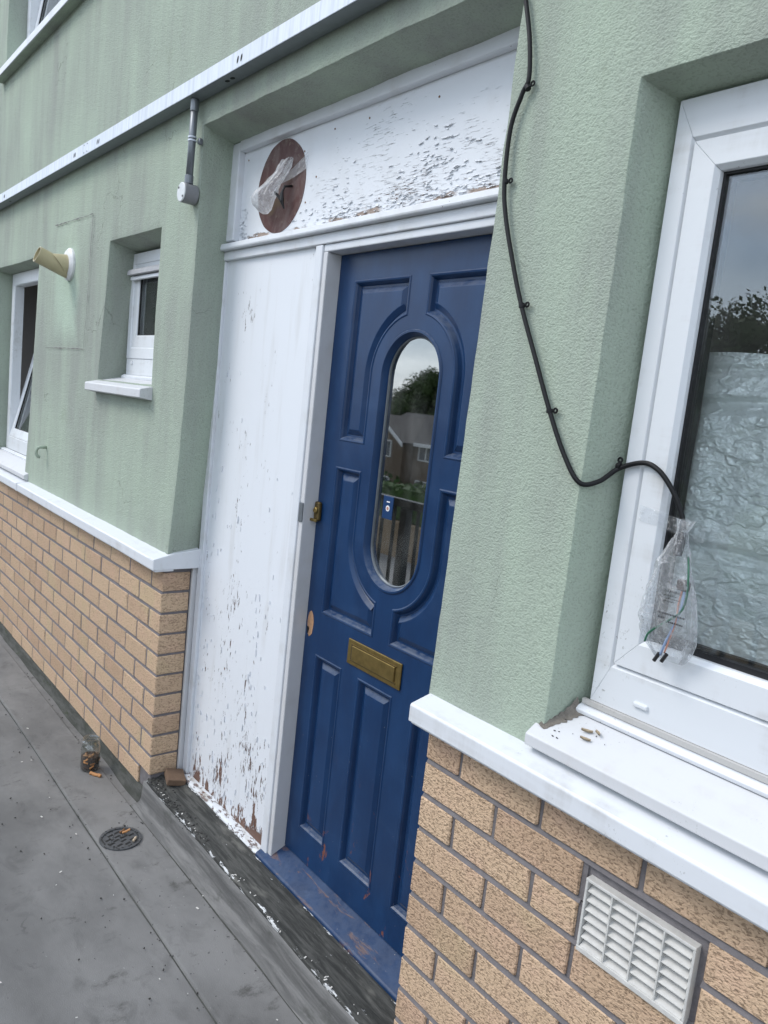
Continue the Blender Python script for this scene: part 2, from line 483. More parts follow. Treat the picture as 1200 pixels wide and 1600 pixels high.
M_rust = simple('rust_leaf', (0.20, 0.10, 0.045), 0.8, 0, 120, 0.6, 0.5, 0.002)
M_butt = simple('sodden_filter', (0.42, 0.20, 0.075), 0.7, 0, 120, 0.4, 0.4, 0.001)
M_grit = simple('grey_grit', (0.05, 0.048, 0.045), 0.9, 0, 90, 0.6, 0.6, 0.003)
M_paper = simple('pale_paper', (0.62, 0.60, 0.56), 0.8, 0, 80, 0.3)
M_vent = simple('dusty_vent_plastic', (0.56, 0.55, 0.52), 0.6, 0, 45, 0.25, 0.3, 0.001)
M_rail = simple('dark_railing_paint', (0.022, 0.026, 0.028), 0.45, 0, 20, 0.3)
M_print = Mat('black_print', (0.02, 0.02, 0.025), 0.6).m
M_green_wire = Mat('green_wire', (0.02, 0.11, 0.06), 0.4).m
M_blue_wire = Mat('blue_wire', (0.24, 0.32, 0.48), 0.4).m
M_orange_wire = Mat('orange_wire', (0.45, 0.22, 0.16), 0.4).m
M_sticker = Mat('blue_sticker', (0.006, 0.036, 0.115), 0.35).m
M_white = Mat('white_print', (0.75, 0.75, 0.75), 0.5).m
def mat_galv():
    m = Mat('galvanised_steel', (0.62, 0.66, 0.71), 0.5, 0.12)
    a = m.noise((55, 55, 4), 5, 0.65)
    m.col(m.mix(m.step(a, 0.35, 0.75), (0.66, 0.70, 0.76), (0.50, 0.54, 0.59)))
    m.bump(a, 0.08, 0.001)
    return m.m
M_galv = mat_galv()
M_galv_shade = simple('shade_toned_steel', (0.20, 0.225, 0.235), 0.55, 0.3, 30, 0.25)  # darkened copy of the galvanised steel, paints shade onto the trunking's underside
def mat_pane(name, tint=(0.975, 0.992, 0.988), k=1.25, base=0.025, rough=0.004, dust=0.012):
    m = Mat(name)
    t = m.n('ShaderNodeBsdfTransparent'); t.inputs[0].default_value = (*tint, 1)
    g = m.n('ShaderNodeBsdfGlossy'); g.inputs['Roughness'].default_value = rough; g.inputs[0].default_value = (0.95, 0.97, 0.97, 1)
    fr = m.n('ShaderNodeFresnel'); fr.inputs[0].default_value = 1.52
    f = m.ma('ADD', m.ma('MULTIPLY', fr.outputs[0], k), base, clamp=True)
    x = m.n('ShaderNodeMixShader')
    m.l(f, x.inputs[0]); m.l(t.outputs[0], x.inputs[1]); m.l(g.outputs[0], x.inputs[2]); df = m.n('ShaderNodeBsdfDiffuse'); df.inputs[0].default_value = (0.6, 0.6, 0.58, 1)
    dm = m.n('ShaderNodeMixShader'); m.l(m.ma('MULTIPLY', m.step(m.noise((9, 9, 5), 5, 0.65), 0.35, 0.7), dust*2), dm.inputs[0])
    m.l(x.outputs[0], dm.inputs[1]); m.l(df.outputs[0], dm.inputs[2]); m.l(dm.outputs[0], m.out.inputs[0])
    bp = m.n('ShaderNodeBump'); bp.inputs['Strength'].default_value = 0.02; bp.inputs['Distance'].default_value = 0.01
    m.l(m.noise(3, 1), bp.inputs['Height']); m.l(bp.outputs[0], g.inputs['Normal']); 
    return m.m
M_pane = mat_pane('window_pane')
M_doorpane = mat_pane('door_pane', tint=(0.55, 0.60, 0.58), k=3.4, base=0.13, rough=0.018, dust=0.035)
def mat_film(name, op=0.30, rough=0.16, col=(0.93, 0.945, 0.96)):
    m = Mat(name)
    t = m.n('ShaderNodeBsdfTransparent'); t.inputs[0].default_value = (0.96, 0.97, 0.98, 1)
    g = m.n('ShaderNodeBsdfGlossy'); g.inputs['Roughness'].default_value = rough
    d = m.n('ShaderNodeBsdfDiffuse'); d.inputs[0].default_value = (*col, 1)
    tr = m.n('ShaderNodeBsdfTranslucent'); tr.inputs[0].default_value = (*col, 1)
    x0 = m.n('ShaderNodeMixShader'); x0.inputs[0].default_value = 0.5; m.l(d.outputs[0], x0.inputs[1]); m.l(tr.outputs[0], x0.inputs[2])
    x1 = m.n('ShaderNodeMixShader'); x1.inputs[0].default_value = 0.25; m.l(x0.outputs[0], x1.inputs[1]); m.l(g.outputs[0], x1.inputs[2])
    lw = m.n('ShaderNodeLayerWeight'); lw.inputs[0].default_value = 0.35
    wr = m.step(m.noise(48, 4, 0.6, dist=1.8), 0.53, 0.66)
    f = m.ma('ADD', m.ma('MULTIPLY', lw.outputs['Facing'], 0.42), m.ma('ADD', m.ma('MULTIPLY', wr, 0.20), op*0.22), clamp=True)
    x2 = m.n('ShaderNodeMixShader'); m.l(f, x2.inputs[0]); m.l(t.outputs[0], x2.inputs[1]); m.l(x1.outputs[0], x2.inputs[2])
    m.l(x2.outputs[0], m.out.inputs[0])
    bp = m.n('ShaderNodeBump'); bp.inputs['Strength'].default_value = 0.9; bp.inputs['Distance'].default_value = 0.008
    m.l(m.noise(60, 4, 0.6, dist=1.8), bp.inputs['Height'])
    for q in (g, d): m.l(bp.outputs[0], q.inputs['Normal'])
    return m.m
M_film = mat_film('clear_polythene', op=0.75)
M_film2 = mat_film('cloudy_polythene', op=1.3, rough=0.2)
M_tape = mat_film('clear_tape', op=0.25, rough=0.1)
def mat_foil():
    m = Mat('crinkled_foil', (0.66, 0.74, 0.74), 0.30, 0.2, 1.0)
    a = m.noise((75, 75, 95), 4, 0.62, dist=0.35)
    b = m.noise((30, 30, 44), 3, 0.55, dist=0.5, off=(3, 3, 3))
    ln = m.ma('ABSOLUTE', m.ma('SUBTRACT', m.noise((10, 10, 17), 3, 0.5, off=(5, 1, 2), rot=(0, R(35), 0)), 0.5))
    dirt = m.noise(8, 4, 0.65, off=(1, 6, 2))
    m.col(m.mix(m.step(dirt, 0.40, 0.72), (0.95, 0.98, 0.975), (0.80, 0.85, 0.84)))
    m.rgh(m.ma('ADD', m.ma('MULTIPLY', dirt, 0.22), 0.07))
    h = m.ma('ADD', m.ma('ADD', m.ma('MULTIPLY', a, 0.6), m.ma('MULTIPLY', b, 1.1)), m.ma('MULTIPLY', m.step(ln, 0.03, 0.0), 0.35))
    m.bump(h, 0.6, 0.009)
    return m.m
M_foil = mat_foil()
def mat_glassjar():
    m = Mat('jar_glass')
    t = m.n('ShaderNodeBsdfTransparent'); t.inputs[0].default_value = (0.86, 0.90, 0.88, 1)
    g = m.n('ShaderNodeBsdfGlossy'); g.inputs['Roughness'].default_value = 0.03
    lw = m.n('ShaderNodeLayerWeight'); lw.inputs[0].default_value = 0.3
    x = m.n('ShaderNodeMixShader'); m.l(m.ma('ADD', m.ma('MULTIPLY', lw.outputs['Facing'], 0.6), 0.11), x.inputs[0])
    m.l(t.outputs[0], x.inputs[1]); m.l(g.outputs[0], x.inputs[2]); m.l(x.outputs[0], m.out.inputs[0])
    return m.m
M_jar = mat_glassjar()
def mat_tea():
    m = Mat('brown_water', (0.03, 0.008, 0.002), 0.15)
    a = m.noise(90, 4, 0.6)
    m.col(m.mix(m.step(a, 0.4, 0.65), (0.006, 0.003, 0.002), (0.075, 0.024, 0.007)))
    return m.m
M_tea = mat_tea()

def mat_deck():
    m = Mat('grey_bitumen_deck', rough=0.7, spec=0.35)
    big = m.noise((1.6, 2.6, 1), 5, 0.6)
    mid = m.noise((7, 11, 1), 5, 0.65, off=(3, 2, 0), dist=0.6)
    c = m.mix(m.step(big, 0.32, 0.68), (0.135, 0.133, 0.129), (0.205, 0.202, 0.196))
    c = m.mix(m.ma('MULTIPLY', m.step(mid, 0.50, 0.74), 0.45), c, (0.075, 0.074, 0.072))
    c = m.mix(m.ma('MULTIPLY', m.step(m.noise((9, 6, 1), 5, 0.72, off=(7, 7, 0)), 0.58, 0.74), 0.7), c, (0.045, 0.043, 0.038))
    cr = m.n('ShaderNodeTexVoronoi', feature='DISTANCE_TO_EDGE'); cr.inputs['Scale'].default_value = 1
    wv = m.n('ShaderNodeVectorMath', operation='ADD')
    wn2 = m.n('ShaderNodeTexNoise'); wn2.inputs['Scale'].default_value = 9; wn2.inputs['Detail'].default_value = 4; m.l(m.pos(), wn2.inputs['Vector'])
    ws = m.n('ShaderNodeVectorMath', operation='SCALE'); ws.inputs['Scale'].default_value = 0.35; m.l(wn2.outputs['Color'], ws.inputs[0])
    m.l(m.map((3.2, 4.2, 1)), wv.inputs[0]); m.l(ws.outputs[0], wv.inputs[1]); m.l(wv.outputs[0], cr.inputs['Vector'])
    crack = m.ma('MULTIPLY', m.step(cr.outputs['Distance'], 0.010, 0.002), m.step(m.noise((2, 3, 1), 2, off=(5, 1, 0)), 0.62, 0.68))
    c = m.mix(m.ma('MULTIPLY', crack, 0.6), c, (0.05, 0.048, 0.045))
    sp = m.step(m.noise(95, 2, 0.6, off=(2, 9, 1)), 0.735, 0.75)
    c = m.mix(m.ma('MULTIPLY', sp, 0.45), c, (0.38, 0.38, 0.37))
    sd = m.step(m.noise(60, 2, 0.6, off=(8, 3, 1)), 0.72, 0.74)
    c = m.mix(m.ma('MULTIPLY', sd, 0.7), c, (0.03, 0.03, 0.03))
    m.col(c)
    m.rgh(m.ma('SUBTRACT', 0.85, m.ma('MULTIPLY', m.step(big, 0.35, 0.65), 0.35)))
    h = m.ma('ADD', m.noise(300, 3, 0.6), m.ma('MULTIPLY', m.noise(8, 3), 3.0))
    m.bump(h, 0.35, 0.003)
    return m.m
M_deck = mat_deck()
def mat_cove():
    m = Mat('coved_upstand', rough=0.7)
    a = m.noise((4, 40, 40), 5, 0.65, dist=0.5)
    c = m.mix(m.step(a, 0.35, 0.7), (0.085, 0.084, 0.082), (0.165, 0.162, 0.156))
    c = m.mix(m.ma('MULTIPLY', m.step(m.noise((7, 20, 20), 4, 0.7, off=(2, 2, 2)), 0.56, 0.72), 0.7), c, (0.055, 0.057, 0.05))
    m.col(c); m.bump(m.noise(120, 4, 0.6), 0.4, 0.003)
    return m.m
M_cove = mat_cove()
def mat_moss():
    m = Mat('mossy_joint', rough=0.9)
    a = m.noise((9, 40, 40), 5, 0.7)
    c = m.mix(m.step(a, 0.35, 0.7), (0.035, 0.038, 0.030), (0.085, 0.085, 0.078))
    c = m.mix(m.step(m.noise((6, 20, 20), 4, 0.7, off=(2, 2, 2)), 0.58, 0.68), c, (0.03, 0.042, 0.015))
    m.col(c); m.bump(m.noise(140, 4, 0.7), 0.8, 0.006)
    return m.m
M_cove2 = mat_moss()

# ------------------------------------------------------------------ setting: ground, road, sky side
GZ = -4.6
o = MB().add([(-300, -300, GZ), (300, -300, GZ), (300, 300, GZ), (-300, 300, GZ)], [(0, 1, 2, 3)]).obj('ground', simple('grass_ground', (0.06, 0.085, 0.03), 0.9, 0, 3, 0.4, 0.5, 0.02)); struct(o)
o = MB().box(-150, 150, -13.5, -7.5, GZ-0.2, GZ+0.02).obj('road', simple('asphalt', (0.06, 0.06, 0.062), 0.8, 0, 20, 0.3, 0.4, 0.004)); struct(o)
M_pave = simple('paving', (0.27, 0.265, 0.255), 0.85, 0, 2.5, 0.25, 0.3, 0.004)
o = MB().box(-150, 150, -18.9, -13.5, GZ-0.2, GZ+0.13).obj('far_pavement', M_pave); struct(o)
o = MB().box(-150, 150, -7.5, -1.9, GZ-0.2, GZ+0.13).obj('near_pavement', M_pave); struct(o)

# deck the photographer stands on
deck = struct(MB().box(-9, 6, -1.55, 0.30, -0.24, 0.0).obj('deck', M_deck))
MB().box(-9, 6, -1.60, -1.55, -0.30, 0.06).obj('deck_edge_kerb', M_pave, deck, 0.006)
MB().extx([(-0.251, 0.0008), (-0.249, 0.0072), (-0.242, 0.0084), (-0.06, 0.0060), (-0.055, 0.001)], -9, 6, 300, 0.0022, True).obj('overlap_strip', M_deck, deck, smooth=False)
MB().extx([(-0.2545, 0.0002), (-0.2525, 0.0016), (-0.2500, 0.0024), (-0.2500, 0.0002)], -9, 6, 400, 0.0042).obj('seam_line', M_cove2, deck)  # thin dark line along the edge of the overlap
MB().extx([(-0.0625, 0.0050), (-0.0605, 0.0068), (-0.0575, 0.0078), (-0.0575, 0.0050)], -0.03, 1.53, 160, 0.0042).obj('seam_line', M_cove2, deck)  # second dark line, along the threshold side of the strip
MB().extx([(-0.060, 0.001), (-0.057, 0.0085), (-0.030, 0.0095), (-0.020, 0.013), (-0.013, 0.030), (-0.009, 0.065), (-0.008, 0.096), (0.02, 0.099), (0.02, -0.01), (-0.05, -0.01)], -0.03, 1.53, 110, 0.008).obj('upstand', M_cove, deck, smooth=True)
MB().extx([(-0.022, 0.001), (-0.016, 0.005), (-0.007, 0.014), (-0.002, 0.030), (0.003, 0.046), (0.03, 0.048), (0.03, -0.01), (-0.03, -0.01)], -9, -0.028, 240, 0.008).obj('upstand', M_cove2, deck, smooth=True)
MB().extx([(-0.022, 0.001), (-0.016, 0.005), (-0.007, 0.014), (-0.002, 0.030), (0.003, 0.046), (0.03, 0.048), (0.03, -0.01), (-0.03, -0.01)], 1.528, 6, 100, 0.008).obj('upstand', M_cove2, deck, smooth=True)

# room behind the openings, so that nothing shines through
rm = MB()
rm.box(-9, 6, 2.4, 2.5, -0.2, 6.2); rm.box(-9, 6, 0.31, 2.4, -0.2, -0.1); rm.box(-9, 6, 0.31, 2.4, 6.1, 6.2)
rm.box(-9.1, -9, 0.30, 2.5, -0.2, 6.2); rm.box(6, 6.1, 0.30, 2.5, -0.2, 6.2)
rm.box(-0.08, -0.02, 0.32, 2.4, -0.1, 6.1); rm.box(1.62, 1.68, 0.32, 2.4, -0.1, 6.1); rm.box(-1.5, -1.44, 0.32, 2.4, -0.1, 6.1); rm.box(-9, 6, 0.32, 2.4, 2.9, 3.0)
struct(rm.obj('interior_rooms', M_room))

# ------------------------------------------------------------------ rendered wall with openings
WY = 0.005
DOOR = dict(x0=0.072, x1=1.513, z0=None, z1=2.562, dx=-0.022, dz=0.03, dep=0.16)
WINR = dict(x0=1.822, x1=3.10, z0=1.062, z1=2.282, dx=0.038, dz=0.026, dep=0.12)
WINS = dict(x0=-0.80, x1=-0.245, z0=1.655, z1=2.258, dx=0.005, dz=0.03, dep=0.16)
WINF = dict(x0=-2.96, x1=-1.895, z0=1.062, z1=2.282, dx=0.03, dz=0.015, dep=0.15)
WINU = dict(x0=-2.825, x1=-0.95, z0=3.468, z1=4.70, dx=0.03, dz=0.015, dep=0.15)
OPS = [DOOR, WINR, WINS, WINF, WINU]
def lerp_fall(d, wdt):
    return max(0.0, 1-abs(d)/wdt)
def warp(x, y, z):
    """hand-floated render: leaning arrises, bell-cast foot, slight waves"""
    dx = 0
    if z < 1.75:
        t = (1.75-z)/0.72
        dx -= 0.058*t**1.3*lerp_fall(min(x-0.085, 0), 0.35)*(1 if x < 0.7 else 0)
    if 1.3 < x < 1.80:
        t = min(1.4, max(0, (2.45-z)/1.42))
        dx -= 0.028*t*lerp_fall(x-1.513, 0.22)
    if 1.74 < x < 2.2:
        t = min(1.2, max(0, (2.28-z)/1.22))
        dx -= 0.016*t*lerp_fall(min(x-1.86, 0), 0.12)
    if -1.3 < x < -0.6 and z < 2.3:
        dx -= 0.07*max(0, (2.26-z)/0.6)**1.2*lerp_fall(x+0.80, 0.35)*(1 if z > 1.6 else max(0, 1-(1.6-z)/0.3))
    if -2.2 < x < -1.5:
        dx -= 0.11*max(0, (2.28-z)/1.2)**1.3*lerp_fall(max(x+1.9, 0), 0.4)*(1 if x > -2.0 else 0)
    n = noise.noise_vector(Vector((x*2.3, y*2.3, z*2.3)))
    n2 = noise.noise_vector(Vector((x*14, y*14, z*14)))
    n3 = noise.noise_vector(Vector((x*45, y*45, z*45)))
    return Vector((x+dx+n.x*0.003+n2.x*0.0022+n3.x*0.0012, y+n.y*0.004+n2.y*0.0012+n3.y*0.0006, z+n.z*0.003+n2.z*0.0022+n3.z*0.0012))
def breaks(lo, hi, keys, stp):
    ks = sorted(set([lo, hi]+[k for k in keys if lo < k < hi]))
    out = []
    for a, b in zip(ks, ks[1:]):
        n = max(1, round((b-a)/stp))
        out += [a+(b-a)*i/n for i in range(n)]
    return out+[hi]
WX0, WX1, WZ0, WZ1 = -5.5, 4.2, 1.022, 5.2
xs = breaks(WX0, WX1, [q for p in OPS for q in (p['x0'], p['x1'])], 0.034)
zs = breaks(WZ0, WZ1, [q for p in OPS for q in (p['z0'], p['z1']) if q], 0.034)
wall = MB(); vid = {}
def wv(i, j):
    if (i, j) not in vid:
        vid[(i, j)] = len(wall.v); wall.v.append(tuple(warp(xs[i], WY, zs[j])))
    return vid[(i, j)]
def in_open(x, z):
    for p in OPS:
        if p['x0'] < x < p['x1'] and (p['z0'] is None or p['z0'] < z) and z < p['z1']: return p
    return None
for i in range(len(xs)-1):
    for j in range(len(zs)-1):
        if not in_open((xs[i]+xs[i+1])/2, (zs[j]+zs[j+1])/2):
            wall.f.append((wv(i, j), wv(i+1, j), wv(i+1, j+1), wv(i, j+1)))
for p in OPS:
    iL, iR = xs.index(p['x0']), xs.index(p['x1'])
    jB = 0 if p['z0'] is None else zs.index(p['z0']); jT = zs.index(p['z1'])
    loop = [(iL, j) for j in range(jB, jT+1)] + [(i, jT) for i in range(iL+1, iR+1)] + [(iR, j) for j in range(jT-1, jB-1, -1)]
    if p['z0'] is not None:
        loop += [(i, jB) for i in range(iR-1, iL, -1)]
    K = 5
    rings = [[wv(*q) for q in loop]]
    for k in range(1, K+1):
        t = k/K; ring = []
        for (i, j) in loop:
            x, z = xs[i], zs[j]
            if i == iL: x += p['dx']*t
            if i == iR: x -= p['dx']*t
            if j == jT: z -= p['dz']*t
            q = warp(x, WY+p['dep']*t, z)
            ring.append(len(wall.v)); wall.v.append(tuple(q))
        rings.append(ring)
    n = len(loop); cl = p['z0'] is not None
    for k in range(K):
        for q in range(n if cl else n-1):
            q2 = (q+1) % n
            wall.f.append((rings[k][q], rings[k][q2], rings[k+1][q2], rings[k+1][q]))
wo_ = wall.obj('rendered_wall', M_render, None, 0.006, True, 3, 50)
tag(wo_, 'sage green textured render wall above the brick plinths, pierced by windows and door recess', 'wall')
for p_ in wo_.data.polygons: p_.use_smooth = True

# ------------------------------------------------------------------ brick plinths
BH, JT, BL = 0.0733, 0.010, 0.2150
PITCH = BH+JT
def zb(k): return 0.880-PITCH*(k-1)
brick_mesh = {}
def brick(L, parent, x, z, y=0.0, D=0.105):
    key = (round(L, 4), round(D, 4), random.randint(0, 3))
    if key not in brick_mesh:
        me = bpy.data.meshes.new('brick')
        bm = bmesh.new()
        bmesh.ops.create_cube(bm, size=1)
        for v in bm.verts:
            v.co = Vector(((v.co.x+0.5)*L, (v.co.y+0.5)*D, (v.co.z+0.5)*BH))
        bmesh.ops.bevel(bm, geom=list(bm.edges), offset=0.0035, segments=1, affect='EDGES', profile=0.6)
        for v in bm.verts:
            v.co += Vector((random.uniform(-1, 1)*0.0010, random.uniform(-1, 1)*0.0006, random.uniform(-1, 1)*0.0010))
        bm.to_mesh(me); bm.free()
        me.materials.append(M_brick)
        brick_mesh[key] = me
    o = bpy.data.objects.new('brick', brick_mesh[key]); C.objects.link(o)
    o.parent = parent
    o.location = Vector((x, y+random.uniform(-0.0012, 0.0012), z+random.uniform(-0.0006, 0.0006)))-LOC[parent.name]
    o.rotation_euler = (0, random.uniform(-0.002, 0.002), random.uniform(-0.003, 0.003))
    return o
PERP = {}
pl = thing('brick_plinth', 'long buff rustic brick plinth left of the blue door, with dark recessed mortar', 'brick wall', (-2.5, 0.05, 0))
mo = MB(); mo.box(-6.5, -0.005, 0.0100, 0.29, -0.05, 0.965)
mo.obj('mortar', M_mortar, pl)
for k in range(1, 12):
    x1 = 0.0
    first = 0.1025 if k % 2 else BL
    xe = -4.1 if k < 9 else -3.6
    seq = first
    while x1 > xe:
        if k == 11 and x1 == 0.0:
            x1 -= first+JT; seq = BL; continue
        brick(seq, pl, x1-seq, zb(k), 0.0, 0.113 if x1 == 0.0 else 0.105)
        PERP.setdefault('l', MB()).box(x1-seq-JT-0.001, x1-seq+0.001, 0.0022, 0.02, zb(k)-0.004, zb(k)+BH+0.002)
        x1 -= seq+JT; seq = BL
for k in range(2, 12):
    zt = zb(k)+BH
    MB().extx([(0.0085, zt+0.0108), (0.0010, zt-0.0006), (0.012, zt-0.0006), (0.012, zt+0.0108)], -6.4, -0.004 if k < 11 else -0.11, 80, 0.0012).obj('bed_joint', M_mortar, pl)
# crumbling foot of the corner
mb = MB()
bm_pts = []
for i in range(7):
    for j in range(5):
        x = -0.105+0.10*i/6; z = 0.042+0.075*j/4
        d = noise.noise(Vector((x*40, z*40, 3)))
        bm_pts.append((x, 0.012+abs(d)*0.022+0.012*(i/6)**2, z))
mb.add(bm_pts, [(i*5+j, (i+1)*5+j, (i+1)*5+j+1, i*5+j+1) for i in range(6) for j in range(4)])
mb.obj('broken_bed', simple('broken_mortar', (0.10, 0.10, 0.085), 0.95, 0, 60, 0.5, 0.8, 0.006), pl)['label'] = 'broken grey mortar where the bottom corner brick is missing'

pr = thing('brick_plinth', 'close buff rustic brick plinth with a louvred vent, right of the blue door', 'brick wall', (2.4, 0.05, 0))
mo = MB(); mo.box(1.509, 4.5, 0.0100, 0.29, -0.05, 0.965)
mo.obj('mortar', M_mortar, pr)
VX0, VX1 = 1.956, 2.186
for k in range(1, 12):
    x = 1.504
    L = 0.1025 if k % 2 else BL
    while x < 3.3:
        a, b = x, x+L
        if k in (2, 3):
            if a < VX0 < b-0.02 and a < VX0-0.03: b = VX0-0.008
            elif a >= VX0-0.02 and b <= VX1+0.03: b = None
            elif a < VX1 < b: a = VX1+0.006
        if b is not None and b-a > 0.02:
            brick(b-a, pr, a, zb(k), 0.0, 0.113 if x == 1.504 else 0.105)
            PERP.setdefault('r', MB()).box(b-0.001, b+JT+0.001, 0.0060, 0.02, zb(k)-0.004, zb(k)+BH+0.002)
        x += L+JT; L = BL

for k in range(2, 12):
    zt = zb(k)+BH
    for xa, xb in (((1.508, VX0-0.006), (VX1+0.004, 4.4)) if k == 3 else ((1.508, 4.4),)):
        MB().extx([(0.0085, zt+0.0108), (0.0010, zt-0.0006), (0.012, zt-0.0006), (0.012, zt+0.0108)], xa, xb, 50, 0.0012).obj('bed_joint', M_mortar, pr)
for kk, pp in (('l', pl), ('r', pr)):
    PERP[kk].obj('upright_joints', M_mortar, pp)['kind'] = 'stuff'
# air vent set in the bricks
vt = thing('air_vent', 'dusty off-white louvred air vent set in the right brick plinth', 'air vent', (2.07, 0, 0.705))
ax0, ax1, az0, az1 = 1.962, 2.178, 0.704, 0.850
fr = MB()
fr.box(ax0, ax1, -0.008, 0.012, az1-0.006, az1); fr.box(ax0, ax1, -0.008, 0.012, az0, az0+0.010)
fr.box(ax0, ax0+0.005, -0.0075, 0.012, az0+0.010, az1-0.006); fr.box(ax1-0.005, ax1, -0.0075, 0.012, az0+0.010, az1-0.006)
fr.obj('frame', M_vent, vt, 0.0012)
MB().box(ax0+0.004, ax1-0.004, 0.016, 0.02, az0+0.004, az1-0.004).obj('backing', M_dark, vt)
cw = (ax1-ax0-0.010)/4
for i in range(1, 4):
    xx = ax0+0.005+cw*i
    MB().box(xx-0.0015, xx+0.0015, -0.0072, 0.012, az0+0.010, az1-0.006).obj('mullion', M_vent, vt)
slat = None
for i in range(4):
    for j in range(7):
        zc = az0+0.010+(az1-az0-0.016)*(j+0.45)/7
        xa = ax0+0.005+cw*i+0.0015
        if slat is None:
            q = MB(); w_ = cw-0.003
            q.add([(0, -0.006, -0.0070), (w_, -0.006, -0.0070), (w_, 0.010, 0.0020), (0, 0.010, 0.0020), (0, -0.006, -0.0085), (w_, -0.006, -0.0085), (w_, 0.010, 0.0005), (0, 0.010, 0.0005)],
                  [(0, 1, 2, 3), (4, 7, 6, 5), (0, 4, 5, 1), (2, 6, 7, 3), (0, 3, 7, 4), (1, 5, 6, 2)])
            slat = q.mesh('slat'); slat.materials.append(M_vent)
        s_ = bpy.data.objects.new('slat', slat); C.objects.link(s_); s_.parent = vt
        s_.location = Vector((xa, 0, zc))-LOC[vt.name]

# ------------------------------------------------------------------ plinth cappings
CAPP = [(-0.055, 0.974), (-0.055, 1.012), (-0.051, 1.016), (0.012, 1.032), (0.03, 1.032), (0.03, 0.966), (-0.045, 0.966), (-0.045, 0.974)]
def capping(name, label, x0, x1, joints):
    t = thing(name, label, 'capping', ((x0+x1)/2, -0.02, 0.97), 'plinth cappings')
    a = x0
    for b in joints+[x1]:
        MB().extx(CAPP, a+0.0015, b-0.0015, 12, 0.0012).obj('capping_length', M_cap, t, 0.0025, ang=40)
        a = b
    return t
cl_ = capping('plinth_capping', 'weathered white plastic capping along the left brick plinth, stepped at a joint', -5.5, 0.028, [-1.93])
# the capping returns into the recess
q = MB()
q.add([(-0.02, -0.0545, 0.9745), (0.031, -0.0545, 0.9745), (0.031, 0.132, 0.974), (-0.02, 0.132, 0.974),
       (-0.02, -0.0545, 1.0155), (0.031, -0.0545, 1.0155), (0.031, 0.132, 1.048), (-0.02, 0.132, 1.052), (0.031, 0.03, 1.036), (-0.02, 0.03, 1.038)],
      [(0, 3, 2, 1), (0, 1, 5, 4), (1, 2, 6, 8, 5), (2, 3, 7, 6), (3, 0, 4, 9, 7), (4, 5, 8, 9), (9, 8, 6, 7)])
q.obj('end_return', M_cap, cl_, 0.002)
MB().box(-1.955, -1.935, -0.057, -0.02, 0.972, 1.019).obj('joint_cover', M_cap, cl_, 0.002)
cr_ = capping('plinth_capping', 'clean white plastic capping on the right brick plinth under the foil-lined window', 1.488, 4.2, [])

# ------------------------------------------------------------------ windows
def frame_rect(name, parent, x0, x1, z0, z1, y0, y1, wl, wr_, wb, wt, mat, bev=0.004, ch=0.0, sub=False):
    """four mitred lengths; ch = inner chamfer depth"""
    ox = [(x0, z0), (x1, z0), (x1, z1), (x0, z1)]
    ix = [(x0+wl, z0+wb), (x1-wr_, z0+wb), (x1-wr_, z1-wt), (x0+wl, z1-wt)]
    e = 0.0002
    for k, nm in enumerate(('bottom_rail', 'right_stile', 'top_rail', 'left_stile')):
        a, b = ox[k], ox[(k+1) % 4]; c, d = ix[(k+1) % 4], ix[k]
        def pull(p, qd):
            p = Vector(p); qd = Vector(qd); return p+(qd-p).normalized()*e
        a2, b2 = pull(a, b), pull(b, a); d2, c2 = pull(d, c), pull(c, d)
        wd_ = (wb, wr_, wt, wl)[k]
        d3, c3 = d2+(a2-d2)*(ch*0.8/wd_), c2+(b2-c2)*(ch*0.8/wd_)
        v = [(a2.x, y0, a2.y), (b2.x, y0, b2.y), (c3.x, y0, c3.y), (d3.x, y0, d3.y), (c2.x, y0+ch, c2.y), (d2.x, y0+ch, d2.y),
             (a2.x, y1, a2.y), (b2.x, y1, b2.y), (c2.x, y1, c2.y), (d2.x, y1, d2.y)]
        f = [(0, 1, 2, 3), (3, 2, 4, 5), (5, 4, 8, 9), (9, 8, 7, 6), (6, 7, 1, 0), (0, 3, 5, 9, 6), (1, 7, 8, 4, 2)]
        MB().add(v, f).obj(nm, mat, parent, min(bev, 0.0007), seg=1)
# right-hand window
wr = thing('window', 'large white plastic window at right lined inside with crinkled silver foil', 'window', (2.45, 0.08, 1.06))
FY = 0.078
frame_rect('frame', wr, 1.858, 3.06, 1.143, 2.258, FY, FY+0.06, 0.038, 0.038, 0.085, 0.074, M_upvc, 0.003, 0.008)
frame_rect('sash', wr, 1.8985, 3.02, 1.2305, 2.1815, FY-0.002, FY+0.055, 0.052, 0.052, 0.060, 0.054, M_upvc, 0.003, 0.010)
frame_rect('gasket', wr, 1.949, 2.97, 1.289, 2.129, FY+0.018, FY+0.03, 0.006, 0.006, 0.012, 0.006, M_gasket, 0)
for ch_ in list(wr.children):
    pass
MB().box(1.952, 2.967, FY+0.024, FY+0.028, 1.293, 2.126).obj('pane', M_pane, wr)
frame_rect('spacer', wr, 1.951, 2.968, 1.292, 2.127, FY+0.0290, FY+0.045, 0.012, 0.012, 0.016, 0.012, M_gasket, 0)
MB().extx([(-0.022, 1.042), (-0.022, 1.064), (-0.018, 1.067), (0.062, 1.112), (0.095, 1.116), (0.095, 1.04), (0.0, 1.034)], 1.790, 3.12, 20, 0.001).obj('sill', M_sill, wr, 0.002)
MB().extx([(0.060, 1.114), (0.058, 1.122), (0.066, 1.129), (0.0775, 1.132), (0.0775, 1.112)], 1.842, 3.07, 1).obj('drip_rail', M_cap, wr, 0.0015)
MB().box(1.846, 3.066, 0.070, 0.079, 1.1325, 1.1425).obj('packer_strip', M_alu, wr)
